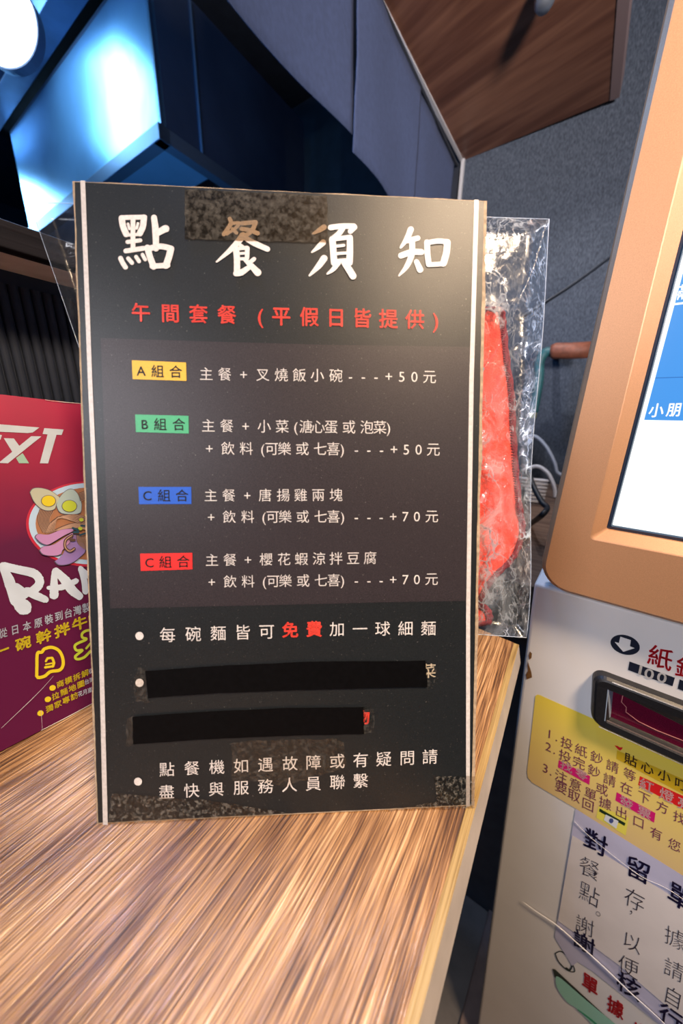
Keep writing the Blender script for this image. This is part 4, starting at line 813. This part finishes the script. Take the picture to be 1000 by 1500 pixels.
for (dx, dy), t, a_, b_, t2 in rows:
    x, y = f1_(dx, dy); pp_('yellow_dot', ell(x, y, 4.8, 4, -20), M_py, .0006)
    it = []
    for i, c in enumerate(t): k = i / (len(t) - 1); it.append((c, *f1_(a_[0] + (b_[0] - a_[0]) * k, a_[1] + (b_[1] - a_[1]) * k)))
    letters('yellow_lettering', pS, it, M_py, pos, .0006, w=.02, ex=(11, -4.8), ey=(-1.5, -10))
    it = []
    for i, c in enumerate(t2): it.append((c, *f1_(b_[0] + 60 + i * 48, b_[1] - 25 - i * 18)))
    letters('white_lettering', pS, it, M_pw, pos, .0006, w=0, ex=(7, -2.8), ey=(-1, -8))
strokes('crease', pS, [([.5, .9, .6, .3], [(2, 1066), (42, 1028), (62, 1008), (78, 990)]), ([.3, .6], [(62, 1070), (60, 1040)])], mat('poster_crease', (.45, .40, .45), .5), pos, .0007)
strokes('worn_edge', pS, [([.6, 1.2, .5], [(60, 1069.5), (100, 1049), (137, 1029)]), ([.8, .4, 1.2, .3], [(66, 586), (80, 588), (96, 589.5), (126, 592)])], mat('poster_worn_paper', (.6, .55, .52), .7), pos, .0007)

# ================================================================ CLEAR BAG AND RED POUCH BEHIND THE SIGN
def bagP(px, py, off): return hit(px, py, bn, bS.d - .0045 - off)
bag = thing('plastic_bag', bagP(450, 930, .02), 'crumpled clear plastic bag behind the black sign, holding a red cloth pouch', 'bag')
M_film = film_mat('clear_film', gloss=.04, haze=.010, streak=.62, sscale=30, bs=.45, bscale=30, rough=.16)
M_film2 = film_mat('clear_film_back', gloss=.02, haze=.005, streak=.25, sscale=24, bs=.3, bscale=24, rough=.2)
def bagcorner(u, v):  # u 0..1 left to right, v 0..1 top to bottom in the sheet
    TLc, TRc, BRc, BLc = (43, 296), (804, 321), (765, 934), (250, 900)
    l = (TLc[0] + (BLc[0] - TLc[0]) * v, TLc[1] + (BLc[1] - TLc[1]) * v)
    r = (TRc[0] + (BRc[0] - TRc[0]) * v + (6 * math.sin(v * 9) * v + (14 * max(0, v - .75))), TRc[1] + (BRc[1] - TRc[1]) * v)
    return (l[0] + (r[0] - l[0]) * u, l[1] + (r[1] - l[1]) * u)
def sheetmesh(name, off, amp, seed, m, sgn):
    nu, nv = 110, 90; vs = []; fs = []
    for j in range(nv + 1):
        for i in range(nu + 1):
            u, v = i / nu, j / nv; x, y = bagcorner(u, v)
            e = min(u, 1 - u, v * 1.2, (1 - v) * 1.2); e = min(1, e * 26); crumple = .12 + .88 * min(1, max(0, (u - .6) * 4))
            p = bagP(x, y, 0); q = (p - BO)
            w_ = q + mn.noise_vector(q * 25) * .012; dd = mn.voronoi(V((w_.x * 48 + seed, w_.y * 48, w_.z * 26)))[0]; d = (dd[1] - dd[0]) * 1.1
            o = .0115 + sgn * (off * e + amp * crumple * e * (d - .4))
            fine = .0006 * (1 - e) * mn.noise(q * 90)
            vs.append(bagP(x, y, o + fine))
    for j in range(nv):
        for i in range(nu): k = j * (nu + 1) + i; fs.append((k, k + 1, k + nu + 2, k + nu + 1))
    o = mesh(name, vs, fs, m, bag, smooth=True)
    mk_ = o.data.attributes.new('painted_haze', 'FLOAT', 'POINT'); nn_ = nu + 1  # mask for the painted haze, strongest over the pouch
    mk_.data.foreach_set('value', [(.9 if sgn * off < 0 else .25) * min(1, max(0, ((k % nn_) / nu - .5) * 5)) * min(1, max(0.06, ((k // nn_) / nv - .30) * 3)) * (1 if (k % nn_) / nu < .935 else .35) for k in range(len(vs))])
    at_ = o.data.attributes.new('crumple', 'FLOAT', 'POINT')
    at_.data.foreach_set('value', [min(1, max(0, ((k % (nu + 1)) / nu - .62) * 4)) for k in range(len(vs))]); return o
sheetmesh('front_film', -.0075, -.0022, 3, M_film, 1)
sheetmesh('back_film', .0085, .0035, 11, M_film2, 1)
M_seam = mat('bright_film_edge', (.40, .47, .58), .15)
ep = [bagP(*bagcorner(1, j / 40), .0115) for j in range(41)]
MB().tube(ep, .00024, 5).obj('right_seam', M_seam, bag, smooth=True)
MB().tube([bagP(*bagcorner(u / 30, 0), .0115) for u in range(31)], .0002, 5).obj('top_seam', M_seam, bag, smooth=True)
MB().tube([bagP(*bagcorner(0, j / 30), .0115) for j in range(31)], .00014, 5).obj('left_seam', M_seam, bag, smooth=True)
MB().tube([bagP(*bagcorner(u / 30, 1), .0115) for u in range(31)], .00024, 5).obj('bottom_seam', M_seam, bag, smooth=True)
MB().tube(smoothpath([bagP(x, y, .0015) for x, y in ((800, 325), (780, 395), (760, 440), (745, 480), (725, 515), (705, 545))], 5), [.0004, .0009, .0005, .0011, .0006, .0012, .0009, .0005] + [.0009] * 18, 5).obj('fold_crease', M_film, bag, smooth=True)
# red pouch
M_redc = mat('red_cloth', (.74, .055, .030), .85, noise=(500, .18), bump=(900, .6, .0008)); M_maro = mat('maroon_thread', (.17, .012, .022), .85, noise=(900, .4), bump=(1200, .8, .0008))
pouch = thing('cloth_pouch', bagP(640, 900, .011), 'red cloth pouch with maroon stitched edge inside the clear bag', 'pouch')
edge = [(640, 452), (690, 455), (722, 455), (733, 459), (736, 480), (741, 530), (748, 580), (750, 630), (754, 690), (759, 740), (764, 775), (757, 802), (745, 822), (722, 845), (706, 870), (699, 884), (712, 893), (716, 905), (705, 912), (640, 908)]
ew = smoothpath([V((x, y, 0)) for x, y in edge], 5); ed_ = [(p.x, p.y) for p in ew]
vs, fs = [], []; cols = 18
for (x, y) in ed_:
    for c in range(cols + 1):
        t = c / cols; xx = 560 + (x - 560) * t; q = bagP(xx, y, .0115) - BO
        o = .0115 - .0022 * mn.fractal(q * 30, .6, 2.1, 3) - .001 * math.sin(q.z * 90)
        vs.append(bagP(xx, y, o))
for j in range(len(ed_) - 1):
    for c in range(cols): k = j * (cols + 1) + c; fs.append((k, k + 1, k + cols + 2, k + cols + 1))
pb = mesh('cloth_body', vs, fs, M_redc, pouch, smooth=True); sm_ = pb.modifiers.new('t', 'SOLIDIFY'); sm_.thickness = .003; sm_.offset = 0
pe = [vs[j * (cols + 1) + cols] + base(pouch) * 0 for j in range(len(ed_))]
MB().tube(pe, [.0027 + .0004 * math.sin(i * 2.1) for i in range(len(pe))], 8).obj('stitched_edge', M_maro, pouch, smooth=True)
mb = MB()
for i in range(0, len(pe) - 1):
    for k in range(3):
        p = pe[i].lerp(pe[i + 1], k / 3); inw = -bS.bx
        mb.tube([p + bn * .002, p + inw * .003 + bn * .0022], .0004, 4)
st = mb.obj('thread_stitches', M_maro, pouch); st['kind'] = 'stuff'
g = Surf(bn, bS.d - .0045 - .0092)
g.poly('printed_shape', [(690, 538), (706, 534), (709, 540), (704, 558), (698, 568), (690, 572)], mat('blue_grey_cloth_print', (.20, .27, .33), .8), pouch, .0003)
g.poly('printed_shape', [(690, 590), (698, 594), (699, 606), (690, 612)], bpy.data.materials['blue_grey_cloth_print'], pouch, .0003)
